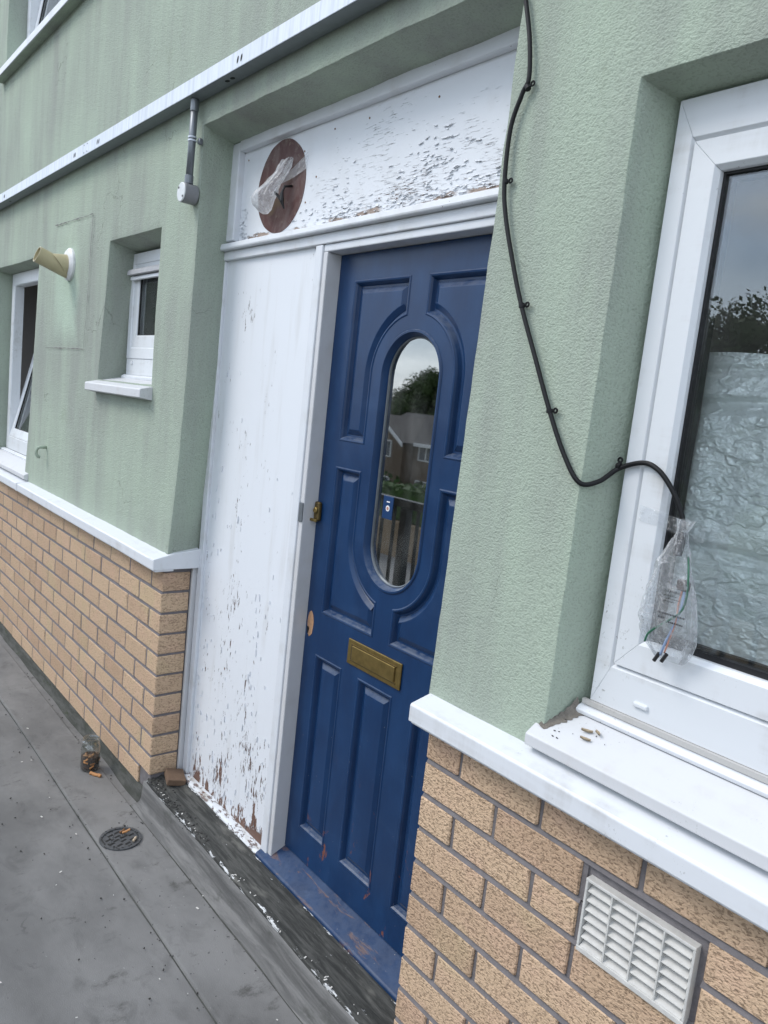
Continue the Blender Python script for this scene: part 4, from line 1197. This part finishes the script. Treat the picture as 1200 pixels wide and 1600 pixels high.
# ------------------------------------------------------------------ black cable and clips
def spline(pts, n=8):
    pts = [Vector(p) for p in pts]; out = []
    P = [pts[0]*2-pts[1]]+pts+[pts[-1]*2-pts[-2]]
    for i in range(1, len(P)-2):
        for k in range(n):
            t = k/n; a, b, c, d = P[i-1], P[i], P[i+1], P[i+2]
            out.append(0.5*((2*b)+(c-a)*t+(2*a-5*b+4*c-d)*t*t+(3*b-a-3*c+d)*t**3))
    return out+[pts[-1]]
ca = thing('cable', 'black cable clipped in a loop down the green wall to the right window', 'cable', (1.6, 0, 1.6))
cpts = [(1.46, -0.006, 3.1), (1.500, -0.006, 2.60), (1.532, -0.006, 2.493), (1.556, -0.007, 2.414), (1.567, -0.007, 2.340), (1.554, -0.007, 2.312), (1.534, -0.007, 2.250), (1.536, -0.007, 2.145), (1.552, -0.007, 2.074),
        (1.586, -0.006, 1.982), (1.622, -0.006, 1.899), (1.677, -0.006, 1.793), (1.728, -0.006, 1.696), (1.777, -0.006, 1.615), (1.816, 0.000, 1.567), (1.838, 0.030, 1.573), (1.852, 0.066, 1.600),
        (1.899, 0.069, 1.617), (1.933, 0.067, 1.608), (1.962, 0.070, 1.579), (1.984, 0.075, 1.541), (1.994, 0.078, 1.509)]
MB().tube(spline(cpts, 8), 0.0047, 12).obj('sheath', M_black, ca, smooth=True)
for (x, z, y, ang) in ((1.566, 2.322, -0.006, 35), (1.537, 2.148, -0.006, 5), (1.624, 1.897, -0.006, 10), (1.729, 1.694, -0.006, 8), (1.852, 1.605, 0.066, 95)):
    q = MB()
    a = R(ang); d = Vector((math.cos(a), 0, math.sin(a)))
    c = Vector((x, y+0.003, z))+d*0.0115
    ring = [c+Vector((math.cos(t)*0.0042, 0, math.sin(t)*0.0042)) for t in [i*2*math.pi/14 for i in range(15)]]
    q.tube(ring, 0.0021, 6, False)
    q.tube([Vector((x, y, z))+d*0.003, c-d*0.003], 0.0032, 6)
    e_ = Vector((-d.z, 0, d.x))
    q.tube([Vector((x, y, z))-e_*0.004, Vector((x, y, z))+e_*0.004], 0.0063, 12)
    q.obj('clip', M_black, ca)

# ------------------------------------------------------------------ plastic bags
def bag_mesh(rings, n=34, seed=0, amp=0.006, frq=26):
    """rings: (cx, cy, z, rx, ry)"""
    m_ = MB(); vs = []
    for (cx, cy, z, rx, ry) in rings:
        for i in range(n):
            a = 2*math.pi*i/n
            d = noise.fractal(Vector((math.cos(a)*1.6+seed, math.sin(a)*1.6, z*frq)), 0.8, 2.1, 4)*amp
            f = abs(noise.noise(Vector((math.cos(a)*2.5+seed, math.sin(a)*2.5, z*9))))
            k = 1-0.25*(1-min(1, f*4))
            vs.append((cx+(rx*k+d)*math.cos(a), cy+(ry*k+d*0.7)*math.sin(a), z+d*0.5))
    fs = [(k*n+i, k*n+(i+1) % n, (k+1)*n+(i+1) % n, (k+1)*n+i) for k in range(len(rings)-1) for i in range(n)]
    return m_.add(vs, fs)
def interp(keys, n):
    out = []
    for k in range(n+1):
        t = k/n*(len(keys)-1); i = min(int(t), len(keys)-2); f = t-i; f = f*f*(3-2*f)
        out.append(tuple(keys[i][q]*(1-f)+keys[i+1][q]*f for q in range(5)))
    return out
wb = thing('plastic_bag', 'clear plastic bag of coloured wires hanging at the cable end over the right window', 'plastic bag', (1.98, 0.055, 1.28))
keys = [(2.006, 0.058, 1.530, 0.018, 0.008), (2.003, 0.056, 1.508, 0.009, 0.008), (2.004, 0.055, 1.490, 0.015, 0.012), (2.002, 0.050, 1.450, 0.034, 0.020), (2.003, 0.048, 1.400, 0.048, 0.024),
        (2.005, 0.048, 1.350, 0.057, 0.024), (2.010, 0.052, 1.315, 0.053, 0.018), (2.014, 0.056, 1.292, 0.040, 0.012), (2.016, 0.058, 1.278, 0.028, 0.005)]
bag_mesh(interp(keys, 56), 40, 2.0, 0.0045, 30).obj('film', M_film, wb, smooth=True)
MB().tube([(2.000, 0.062, 1.507), (2.001, 0.058, 1.480), (2.002, 0.054, 1.466)], [0.008, 0.0085, 0.0075], 12).obj('cable_gland', M_black, wb, smooth=True)
MB().box(2.013, 2.036, 0.044, 0.056, 1.408, 1.428).obj('connector', simple('brown_connector', (0.05, 0.035, 0.03), 0.5), wb, 0.004)
def wire(pts, mat, r=0.0016): MB().tube(spline(pts, 6), r, 7).obj('wire', mat, wb, smooth=True)
wire([(2.022, 0.054, 1.468), (2.034, 0.042, 1.44), (2.040, 0.036, 1.40), (2.036, 0.032, 1.375), (2.018, 0.030, 1.355), (1.986, 0.032, 1.325), (1.978, 0.034, 1.305)], M_green_wire, 0.0019)
wire([(2.024, 0.050, 1.412), (2.026, 0.040, 1.385), (2.030, 0.034, 1.36), (2.024, 0.034, 1.325), (2.016, 0.038, 1.295)], M_orange_wire)
wire([(2.028, 0.050, 1.412), (2.032, 0.040, 1.38), (2.028, 0.034, 1.35), (2.017, 0.034, 1.315), (2.008, 0.040, 1.288)], M_blue_wire, 0.0022)
for x, z in ((2.002, 1.283), (2.016, 1.286)):
    MB().tube([(x+0.004, 0.040, z+0.008), (x-0.003, 0.038, z-0.008)], 0.0036, 8).obj('wire_end', M_gasket, wb)
tx = bpy.data.curves.new('t', 'FONT'); tx.body = 'WARNING'; tx.size = 0.0068; tx.extrude = 0.0001
tob = bpy.data.objects.new('t', tx); C.objects.link(tob)
dg = bpy.context.evaluated_depsgraph_get(); dg.update()
me = bpy.data.meshes.new_from_object(tob.evaluated_get(dg)); bpy.data.objects.remove(tob); bpy.data.curves.remove(tx)
for v in me.vertices: v.co = (2.004+v.co.x, 0.0225-v.co.z+0.06*abs(v.co.x-0.01), 1.405+v.co.y)
me.materials.clear(); link('printed_word', me, M_print, wb)
q = MB()
for r_, (z, xa, xb) in enumerate(((1.399, 2.004, 2.030), (1.394, 2.004, 2.034), (1.389, 2.006, 2.028), (1.366, 2.000, 2.048), (1.358, 2.002, 2.014), (1.353, 2.022, 2.048))):
    x = xa
    while x < xb:
        l_ = random.uniform(0.0012, 0.003); q.box(x, x+l_, 0.0222, 0.0223, z, z+(0.0012 if r_ < 3 else 0.0030)); x += l_+0.0012
q.obj('small_print', M_print, wb)['kind'] = 'stuff'
# tape round the neck
tp = MB(); NN = 16
for i in range(NN+1):
    for j in range(5):
        t = i/NN; x = 1.905+0.13*t; z = 1.512+0.028*(j/4)-0.02*t
        y = 0.0755-0.012*math.exp(-((x-2.0)/0.016)**2)-0.004*noise.noise(Vector((x*60, z*60, 0)))
        tp.v.append((x, y-0.0015, z+0.004*noise.noise(Vector((x*30, j, 2)))))
tp.f = [(i*5+j, (i+1)*5+j, (i+1)*5+j+1, i*5+j+1) for i in range(NN) for j in range(4)]
tp.obj('tape', M_tape, wb, smooth=True)

lb2 = thing('plastic_bag', 'crumpled clear plastic bag taped over the lamp hole on the brown patch', 'plastic bag', (0.32, 0.13, 2.28))
keys = [(0.425, 0.135, 2.425, 0.034, 0.012), (0.420, 0.128, 2.400, 0.040, 0.018), (0.408, 0.122, 2.376, 0.038, 0.020), (0.392, 0.112, 2.352, 0.040, 0.022), (0.366, 0.104, 2.330, 0.056, 0.028), (0.352, 0.100, 2.308, 0.064, 0.030),
        (0.350, 0.102, 2.286, 0.056, 0.026), (0.356, 0.106, 2.266, 0.034, 0.016), (0.360, 0.108, 2.256, 0.015, 0.006)]
bag_mesh(interp(keys, 44), 36, 7.0, 0.006, 30).obj('film', M_film2, lb2, smooth=True)
tp = MB()
for i in range(13):
    for j in range(5):
        t = i/12; x = 0.385+0.14*t; z = 2.352+0.056*t+(0.012+0.030*t)*(j/4-0.5)*2*0.6
        tp.v.append((x, 0.149-0.022*(1-t)**2-0.004*abs(noise.noise(Vector((x*50, z*50, 5)))), z))
tp.f = [(i*5+j, (i+1)*5+j, (i+1)*5+j+1, i*5+j+1) for i in range(12) for j in range(4)]
tp.obj('tape', M_film2, lb2, smooth=True)
MB().tube([(0.445, 0.150, 2.342), (0.440, 0.125, 2.335), (0.433, 0.118, 2.310), (0.437, 0.120, 2.290)], 0.004, 8).obj('wire', M_gasket, lb2, smooth=True)
MB().tube([(0.433, 0.118, 2.295), (0.410, 0.108, 2.318)], [0.006, 0.0035], 8).obj('wire', M_gasket, lb2)
MB().tube([(0.437, 0.120, 2.290), (0.440, 0.118, 2.320)], [0.008, 0.0035], 8).obj('wire', M_gasket, lb2)
MB().tube([(0.437, 0.120, 2.290), (0.443, 0.128, 2.266)], [0.007, 0.002], 8).obj('wire', M_gasket, lb2)

# ------------------------------------------------------------------ things on the deck
dr = thing('floor_drain', 'round cast iron floor drain grate clogged with litter', 'drain', (0.178, -0.172, 0.004))
DC = (0.178, -0.172)
q = MB(); q.lathe([(0.074, 0.002), (0.074, 0.0125), (0.064, 0.0125), (0.062, 0.004)], 40, (DC[0], DC[1], 0)); q.obj('ring', M_iron, dr)
q = MB(); q.lathe([(0.0615, 0.003), (0.0615, 0.0085), (0.058, 0.0095)], 40, (DC[0], DC[1], 0)); q.obj('grate', M_iron, dr)
for (r0, n0) in ((0.018, 4), (0.042, 9)):
    for i in range(n0):
        a = 2*math.pi*i/n0+0.3
        x, y = DC[0]+r0*math.cos(a), DC[1]+r0*math.sin(a)
        T = Matrix.Translation((x, y, 0)) @ Matrix.Rotation(R(20), 4, 'Z')
        MB().box(-0.0045, 0.0045, -0.011, 0.011, 0.0094, 0.0099, T).obj('slot', M_dark, dr)
q = MB()
for i in range(90):
    a = random.uniform(0, 6.28); r_ = random.choice([random.gauss(0.063, 0.004), random.gauss(0.068, 0.007), random.uniform(0.0, 0.06)]) if i > 20 else random.gauss(0.064, 0.004)
    x, y = DC[0]+r_*math.cos(a), DC[1]+r_*math.sin(a); s_ = random.uniform(0.001, 0.003)
    T = Matrix.Translation((x, y, 0.0125)) @ Matrix.Rotation(random.uniform(0, 3), 4, (random.random(), random.random(), 1))
    q.box(-s_, s_, -s_*0.7, s_*0.7, -s_*0.6, s_*0.6, T)
q.obj('silt', M_grit, dr)['kind'] = 'stuff'
def butt(x, y, z, ang, L, r, label, mat=M_butt, tilt=0.0):
    d = Vector((math.cos(ang), math.sin(ang), tilt)).normalized()
    p = Vector((x, y, z))
    pts = [p+d*(L*i/6)+Vector((0, 0, 0.0012*math.sin(i*1.7))) for i in range(7)]
    rs = [r*(1+0.14*math.sin(i*2.3+x*50)) for i in range(7)]
    o = MB().tube(pts, rs, 9).obj('cigarette_butt', mat)
    smooth_by_angle(o, 50)
    return tag(o, label, 'cigarette butt')
butt(-0.335, -0.112, 0.012, 0.55, 0.052, 0.0072, 'brown sodden cigarette butt lying beside the glass jar')
butt(0.155, -0.155, 0.015, 0.9, 0.030, 0.0042, 'brown cigarette butt propped upright in the drain litter', M_butt, 0.6)
butt(0.205, -0.125, 0.015, -0.7, 0.030, 0.0045, 'pale cigarette butt on the rim of the drain grate', simple('pale_filter', (0.45, 0.36, 0.26), 0.8), 0.1)
butt(0.148, -0.163, 0.014, 2.1, 0.024, 0.0040, 'dark cigarette butt flat on the drain grate', M_rust)
# jar
jr = thing('glass_jar', 'clear glass jar half full of cigarette butts in brown water', 'jar', (-0.385, -0.099, 0.006))
JC = (-0.385, -0.099, 0.007)
q = MB(); q.lathe([(0.030, 0.0), (0.037, 0.004), (0.0385, 0.012), (0.0385, 0.098), (0.036, 0.110), (0.031, 0.117), (0.0305, 0.121), (0.0335, 0.122), (0.0335, 0.125), (0.0305, 0.126), (0.0305, 0.134), (0.0335, 0.136), (0.0335, 0.139), (0.029, 0.140)], 36, JC)
q.f.pop()
o = q.obj('glass', M_jar, jr); smooth_by_angle(o, 60)
q = MB(); q.lathe([(0.029, 0.003), (0.036, 0.006), (0.0375, 0.013), (0.0375, 0.058), (0.0370, 0.060)], 32, JC); q.obj('brown_water', M_tea, jr)
for i in range(16):
    a = random.uniform(0, 6.28); r_ = random.uniform(0.016, 0.031) if i < 10 else random.uniform(0.0, 0.02)
    z = random.uniform(0.02, 0.058) if i < 10 else 0.062
    p = Vector((JC[0]+r_*math.cos(a), JC[1]+r_*math.sin(a), JC[2]+z))
    d = Vector((-math.sin(a), math.cos(a), random.uniform(-0.7, 0.7))).normalized() if i < 10 else Vector((random.uniform(-1, 1), random.uniform(-1, 1), 0.15)).normalized()
    if i < 10: p = Vector((JC[0]+0.0355*math.cos(a), JC[1]+0.0355*math.sin(a), JC[2]+z))
    MB().tube([p-d*0.010, p+d*0.010], 0.0042, 8).obj('butt', M_butt if i % 3 else M_rust, jr, smooth=True)
# block on the threshold
q = MB(); T = Matrix.Translation((0.068, 0.078, 0.137)) @ Matrix.Rotation(R(-14), 4, 'Z') @ Matrix.Rotation(R(-9), 4, 'X') @ Matrix.Rotation(R(6), 4, 'Y')
q.box(-0.042, 0.042, -0.036, 0.036, -0.013, 0.013, T)
o = q.obj('brick_offcut', simple('wet_brick_offcut', (0.15, 0.095, 0.06), 0.85, 0, 60, 0.4, 0.7, 0.004), None, 0.003)
tag(o, 'thin brown brick offcut lying on the threshold at the wall corner', 'brick piece')
q = MB()
for i in range(240):
    x = random.uniform(-0.03, 0.14); y = random.uniform(-0.01, 0.13)
    if i > 90: x, y = random.uniform(0.0, 0.5), random.gauss(0.005, 0.012)
    z = 0.112+0.1*max(0, y)
    s_ = random.uniform(0.0008, 0.0035)
    T = Matrix.Translation((x, y, z)) @ Matrix.Rotation(random.uniform(0, 3), 4, (random.random(), random.random(), 1))
    q.box(-s_, s_, -s_*0.7, s_*0.7, -s_*0.4, s_*0.4, T)
o = q.obj('threshold_grit', M_grit); o['kind'] = 'stuff'; tag(o, 'dark grit and crumbs scattered over the threshold corner', 'grit')
q = MB()
for i in range(260):
    x = random.uniform(-1.6, 1.6); y = random.choice([random.gauss(-0.055, 0.012), random.gauss(-0.25, 0.02), random.uniform(-0.6, -0.04)])
    s_ = random.uniform(0.0010, 0.0032)
    T = Matrix.Translation((x, y, 0.006)) @ Matrix.Rotation(random.uniform(0, 3), 4, (random.random(), random.random(), 1))
    q.box(-s_, s_, -s_*0.7, s_*0.7, -s_*0.5, s_*0.5, T)
o = q.obj('deck_grit', M_grit); o['kind'] = 'stuff'; tag(o, 'dark grit lying along the seams of the grey deck', 'grit')
q = MB()
for i in range(70):
    x = random.uniform(-1.5, 1.6); y = random.uniform(-0.8, -0.04)
    if i < 34: x, y = random.uniform(0.03, 1.45), random.gauss(0.006, 0.006)
    s_ = random.uniform(0.001, 0.0035)
    T = Matrix.Translation((x, y, 0.008 if i >= 34 else 0.111)) @ Matrix.Rotation(random.uniform(0, 3), 4, 'Z')
    q.box(-s_*1.6, s_*1.6, -s_*0.7, s_*0.7, -0.0006, 0.0006, T)
o = q.obj('paint_flakes', M_paper); o['kind'] = 'stuff'; tag(o, 'white paint flakes fallen on the threshold edge and deck', 'paint flakes')
# curled leaf bits on the right sill
def leafbit(x, y, z, a, L, label):
    m_ = MB(); n = 6
    for i in range(n+1):
        for j in range(3):
            t = i/n-0.5
            px = t*L; py = (j-1)*L*0.22*(1-abs(t)*1.4); pz = 0.10*L+L*0.35*abs((j-1))*0.6+L*0.25*t*t
            m_.v.append((x+px*math.cos(a)-py*math.sin(a), y+px*math.sin(a)+py*math.cos(a), z+pz))
    m_.f = [(i*3+j, (i+1)*3+j, (i+1)*3+j+1, i*3+j+1) for i in range(n) for j in range(2)]
    o = m_.obj('dead_leaf', simple('dry_leaf', (0.34, 0.27, 0.18), 0.8, 0, 120, 0.5, 0.4, 0.002), None, smooth=True)
    tag(o, label, 'leaf')
def sz(y): return 1.0675+(y+0.018)*0.5625
for (x, y, a, L, lab) in ((1.893, 0.030, 0.4, 0.022, 'larger curled dry leaf bit on the right window sill'), (1.912, 0.036, -0.6, 0.020, 'curled dark leaf bit nearest the window frame on the sill'),
                          (1.902, 0.014, 0.2, 0.021, 'pale flat leaf bit on the right window sill nearest the front')):
    leafbit(x, y, sz(y)+0.001, a, L, lab)
q = MB()
for i in range(9):
    x = random.choice([random.uniform(1.84, 1.95), random.uniform(1.835, 1.86)]); y = random.uniform(-0.01, 0.058); s_ = random.uniform(0.0005, 0.0016)
    T = Matrix.Translation((x, y, sz(y)+0.001)) @ Matrix.Rotation(random.uniform(0, 3), 4, 'Z')
    q.box(-s_*1.5, s_*1.5, -s_*0.6, s_*0.6, -0.0006, 0.0008, T)
o = q.obj('sill_crumbs', M_grit); o['kind'] = 'stuff'; tag(o, 'dark crumbs of dirt on the right window sill', 'grit')

# ------------------------------------------------------------------ railing behind the photographer (seen in the glass)
rl = thing('deck_railing', 'dark painted balcony railing along the walkway, mirrored in the door glass', 'railing', (-1, -1.46, 0))
MB().box(-6, 5.5, -1.485, -1.435, 1.075, 1.125).obj('top_rail', M_rail, rl, 0.006)
MB().box(-6, 5.5, -1.475, -1.445, 0.10, 0.13).obj('bottom_rail', M_rail, rl, 0.004)
xx = -5.9
bmesh_bal = MB().box(-0.008, 0.008, -0.008, 0.008, 0.13, 1.075).mesh('baluster'); bmesh_bal.materials.append(M_rail)
bmesh_post = MB().box(-0.028, 0.028, -0.028, 0.028, 0.0, 1.075).mesh('post'); bmesh_post.materials.append(M_rail)
k = 0
x = -0.745-0.112*46
while x < 5.4:
    post = (k % 14 == 46 % 14)
    o = bpy.data.objects.new('post' if post else 'baluster', bmesh_post if post else bmesh_bal); C.objects.link(o); o.parent = rl
    o.location = Vector((x, -1.46, 0))-LOC[rl.name]
    x += 0.112; k += 1

# ------------------------------------------------------------------ across the street (seen only in the glass)
M_hbrick = simple('house_brick', (0.16, 0.115, 0.08), 0.9, 0, 8, 0.3, 0.3, 0.005)
M_tile = simple('roof_tile', (0.075, 0.07, 0.068), 0.8, 0, 6, 0.3, 0.4, 0.01)
M_wwall = simple('garden_wall_brick', (0.26, 0.19, 0.12), 0.9, 0, 6, 0.25, 0.3, 0.006)
def mat_leaf(name, c):
    m = Mat(name, c, 0.7, spec=0.2)
    a = m.noise(1.3, 3); m.col(m.mix(a, tuple(v*0.6 for v in c), tuple(v*1.4 for v in c)))
    return m.m
M_leaf = mat_leaf('tree_leaf', (0.055, 0.085, 0.028)); M_leaf2 = mat_leaf('hedge_leaf', (0.05, 0.095, 0.025))
M_bark = simple('bark', (0.07, 0.055, 0.04), 0.9, 0, 8, 0.4, 0.5, 0.02)
gw = MB(); gw.box(-60, 30, -19.2, -18.9, GZ, GZ+1.55); gw.box(-60, 30, -19.24, -18.86, GZ+1.551, GZ+1.63)
tag(gw.obj('garden_wall', M_wwall), 'tan brick garden wall along the far pavement, mirrored in the door glass', 'wall')
hd = MB()
for i in range(12000):
    x = random.uniform(-60, 25); y = random.uniform(-21.3, -19.5); z = GZ+random.uniform(1.0, 3.3)+0.2*math.sin(x*0.9)
    s_ = random.uniform(0.10, 0.2); d = Vector((random.gauss(0, 1), random.gauss(0, 1), random.gauss(0, 1))).normalized(); a = d.orthogonal().normalized()*s_; b = d.cross(a)
    p = Vector((x, y, z)); hd.add([p-a, p+b*0.6, p+a, p-b*0.6], [(0, 1, 2, 3)])
hd.box(-60, 25, -21.0, -19.8, GZ, GZ+2.9)
tag(hd.obj('hedge', M_leaf2), 'clipped green hedge behind the garden wall, mirrored in the door glass', 'hedge')
def house(X, Y_, label):
    h = thing('house', label, 'house', (X, Y_, GZ), 'houses across the street')
    ez, rz = -0.05, 1.55
    W, D_ = 9.0, 6.0
    MB().box(X-4.5, X+4.5, Y_-D_, Y_, GZ, ez).obj('wall', M_hbrick, h)
    # gable wing on the -X half
    gx0, gx1, gy = X-4.5, X-0.4, Y_+0.9
    ga = (gx0+gx1)/2; gz = 1.25
    MB().add([(gx0, gy, GZ), (gx1, gy, GZ), (gx1, gy, ez), (ga, gy, gz), (gx0, gy, ez), (gx0, Y_-3, GZ), (gx1, Y_-3, GZ), (gx1, Y_-3, ez), (ga, Y_-3, gz), (gx0, Y_-3, ez)],
             [(0, 1, 2, 3, 4), (9, 8, 7, 6, 5), (0, 5, 6, 1), (1, 6, 7, 2), (2, 7, 8, 3), (3, 8, 9, 4), (4, 9, 5, 0)]).obj('gable', M_hbrick, h)
    rf = MB()
    e = 0.3
    rf.add([(X-4.8, Y_+e, ez-0.1), (X+4.8, Y_+e, ez-0.1), (X+4.8, Y_-D_/2, rz), (X-4.8, Y_-D_/2, rz), (X-4.8, Y_-D_-e, ez-0.1), (X+4.8, Y_-D_-e, ez-0.1)], [(0, 1, 2, 3), (3, 2, 5, 4), (0, 3, 4), (1, 5, 2)])
    s_ = (gz-ez)/(ga-gx0)
    rf.add([(gx0-e, gy+e, ez-e*s_+0.06), (ga, gy+e, gz+0.06), (gx1+e, gy+e, ez-e*s_+0.06), (gx0-e, Y_-3, ez-e*s_+0.06), (ga, Y_-3, gz+0.06), (gx1+e, Y_-3, ez-e*s_+0.06)], [(0, 1, 4, 3), (1, 2, 5, 4)])
    roof = rf.obj('roof', M_tile, h)
    so_ = roof.modifiers.new('s', 'SOLIDIFY'); so_.thickness = 0.08
    for sx, xe in ((-1, gx0-e), (1, gx1+e)):
        p0, p1 = Vector((xe, gy+e+0.03, ez-e*s_)), Vector((ga, gy+e+0.03, gz))
        MB().add([p0+Vector((0, -0.03, 0.02)), p1+Vector((0, -0.03, 0.02)), p1+Vector((0, -0.03, -0.2)), p0+Vector((0, -0.03, -0.2)), p0+Vector((0, 0.03, 0.02)), p1+Vector((0, 0.03, 0.02)), p1+Vector((0, 0.03, -0.2)), p0+Vector((0, 0.03, -0.2))],
                 [(0, 1, 2, 3), (7, 6, 5, 4), (0, 4, 5, 1), (3, 2, 6, 7)]).obj('bargeboard', M_white, h)
    MB().box(gx1+0.3, X+4.8, Y_+e, Y_+e+0.06, ez-0.28, ez-0.08).obj('fascia', M_white, h)
    for (wx0, wx1, wy, wz0, wz1) in ((gx1+0.5, gx1+2.4, Y_, -1.15, -0.28), (gx0+1.2, gx0+3.1, gy, -1.15, -0.18), (gx1+0.5, gx1+2.6, Y_, -3.6, -2.3), (gx0+0.9, gx0+3.2, gy, -3.6, -2.3), (X+3.0, X+4.1, Y_, -1.15, -0.28)):
        wd = MB()
        wd.box(wx0, wx1, wy+0.003, wy+0.07, wz0, wz0+0.07); wd.box(wx0, wx1, wy+0.003, wy+0.07, wz1-0.07, wz1)
        nb = 3
        for i in range(nb+1):
            xq = wx0+(wx1-wx0-0.07)*i/nb; wd.box(xq, xq+0.07, wy+0.003, wy+0.068, wz0+0.07, wz1-0.07)
        wo2 = wd.obj('window', M_white, h)
        MB().box(wx0+0.03, wx1-0.03, wy+0.002, wy+0.03, wz0+0.03, wz1-0.03).obj('pane', simple('far_pane', (0.09, 0.10, 0.12), 0.1), wo2)
    return h
house(-30.0, -28.0, 'brown brick gabled house mirrored in the blue door glass')
house(-18.5, -28.4, 'brown brick gabled house across the street, second along from the mirrored one')
house(-42.0, -28.2, 'brown brick gabled house across the street, furthest along the left')
def tree_meshes(seed, hgt, rad):
    rnd = random.Random(seed); t = MB(); c = MB()
    t.tube([(0, 0, 0), (0.05, 0.02, hgt*0.25), (-0.05, 0.06, hgt*0.5), (0.1, 0, hgt*0.85)], [0.28, 0.2, 0.14, 0.04], 10)
    blobs = []
    for i in range(26):
        a = rnd.uniform(0, 6.28); r_ = rad*math.sqrt(rnd.random())*0.8; z = hgt*rnd.uniform(0.35, 0.97)
        r_ *= 1-0.5*max(0, (z/hgt-0.6)/0.4)
        blobs.append((Vector((r_*math.cos(a), r_*math.sin(a), z)), rad*rnd.uniform(0.2, 0.38)))
        if i < 9: t.tube([(0, 0, hgt*rnd.uniform(0.25, 0.55)), tuple(blobs[-1][0])], [0.09, 0.02], 6)
    for (b, br) in blobs:
        nu, nv = 9, 6; vs = []
        for j in range(nv+1):
            for i in range(nu):
                a_, p_ = 2*math.pi*i/nu, math.pi*j/nv
                rr_ = br*0.42*(1+rnd.uniform(-0.2, 0.2))
                vs.append(b+Vector((math.sin(p_)*math.cos(a_), math.sin(p_)*math.sin(a_), math.cos(p_)))*rr_)
        c.add(vs, [(j*nu+i, j*nu+(i+1) % nu, (j+1)*nu+(i+1) % nu, (j+1)*nu+i) for j in range(nv) for i in range(nu)])
    for i in range(15000):
        b, br = rnd.choice(blobs)
        d = Vector((rnd.gauss(0, 1), rnd.gauss(0, 1), rnd.gauss(0, 1))).normalized()
        p = b+d*br*rnd.uniform(0.5, 1.1); s_ = rnd.uniform(0.055, 0.12)
        q_ = Vector((rnd.gauss(0, 1), rnd.gauss(0, 1), rnd.gauss(0, 1))).normalized(); a = q_.orthogonal().normalized()*s_; e_ = q_.cross(a)
        c.add([p-a, p+e_*0.6, p+a, p-e_*0.6], [(0, 1, 2, 3)])
    tm = t.mesh('trunk', True); tm.materials.append(M_bark); cm_ = c.mesh('crown'); cm_.materials.append(M_leaf)
    return tm, cm_
TM = [tree_meshes(1, 9.0, 3.4), tree_meshes(2, 10.5, 3.8), tree_meshes(3, 8.0, 3.6)]
spots = [(-43, -40.5, 2, 1.12), (-37.8, -39.5, 2, 1.05), (-33, -39, 2, 1.12), (-27.6, -38.5, 2, 1.15), (-22.5, -38, 2, 1.1), (-46, -44, 0, 1.0), (-40, -41, 1, 0.85), (-35.5, -43, 2, 1.08), (-30, -40, 0, 0.98), (-25, -42, 1, 0.86), (-20, -40, 2, 1.1), (-52, -47, 2, 1.2), (-11.5, -26, 1, 1.08), (-7.5, -24.5, 0, 1.10), (-15.0, -27.5, 2, 1.25), (-3.5, -25, 2, 1.2), (1.5, -27, 1, 1.0), (7, -26, 0, 1.0)]
names = ['first', 'second', 'third', 'fourth', 'fifth', 'sixth', 'seventh', 'eighth', 'ninth', 'tenth', 'eleventh', 'twelfth', 'thirteenth', 'fourteenth', 'fifteenth', 'sixteenth', 'seventeenth', 'eighteenth']
order = sorted(range(len(spots)), key=lambda i: spots[i][0])
rank = {i: r_ for r_, i in enumerate(order)}
for i, (x, y, k, s_) in enumerate(spots):
    far = y < -35
    t = thing('broadleaf_tree', 'leafy tree %s the street, %s from the left' % ('behind houses across' if far else 'standing across', names[rank[i]]), 'tree', (x, y, GZ), 'trees across the street')
    t.rotation_euler = (0, 0, i*1.7); t.scale = (s_, s_, s_)
    for nm, me in zip(('trunk', 'crown'), TM[k]):
        o = bpy.data.objects.new(nm, me); C.objects.link(o); o.parent = t
lpst = MB(); lpst.tube([(-20.5, -14.2, GZ), (-20.5, -14.2, GZ+6.2)], [0.07, 0.05], 10); lpst.tube([(-20.5, -14.2, GZ+6.15), (-20.5, -13.2, GZ+6.45)], 0.035, 8); lpst.box(-20.6, -20.4, -13.4, -12.8, GZ+6.4, GZ+6.52)
tag(lpst.obj('street_lamp', M_rail), 'tall thin dark street lamp on the far pavement, mirrored in the door glass', 'street lamp')
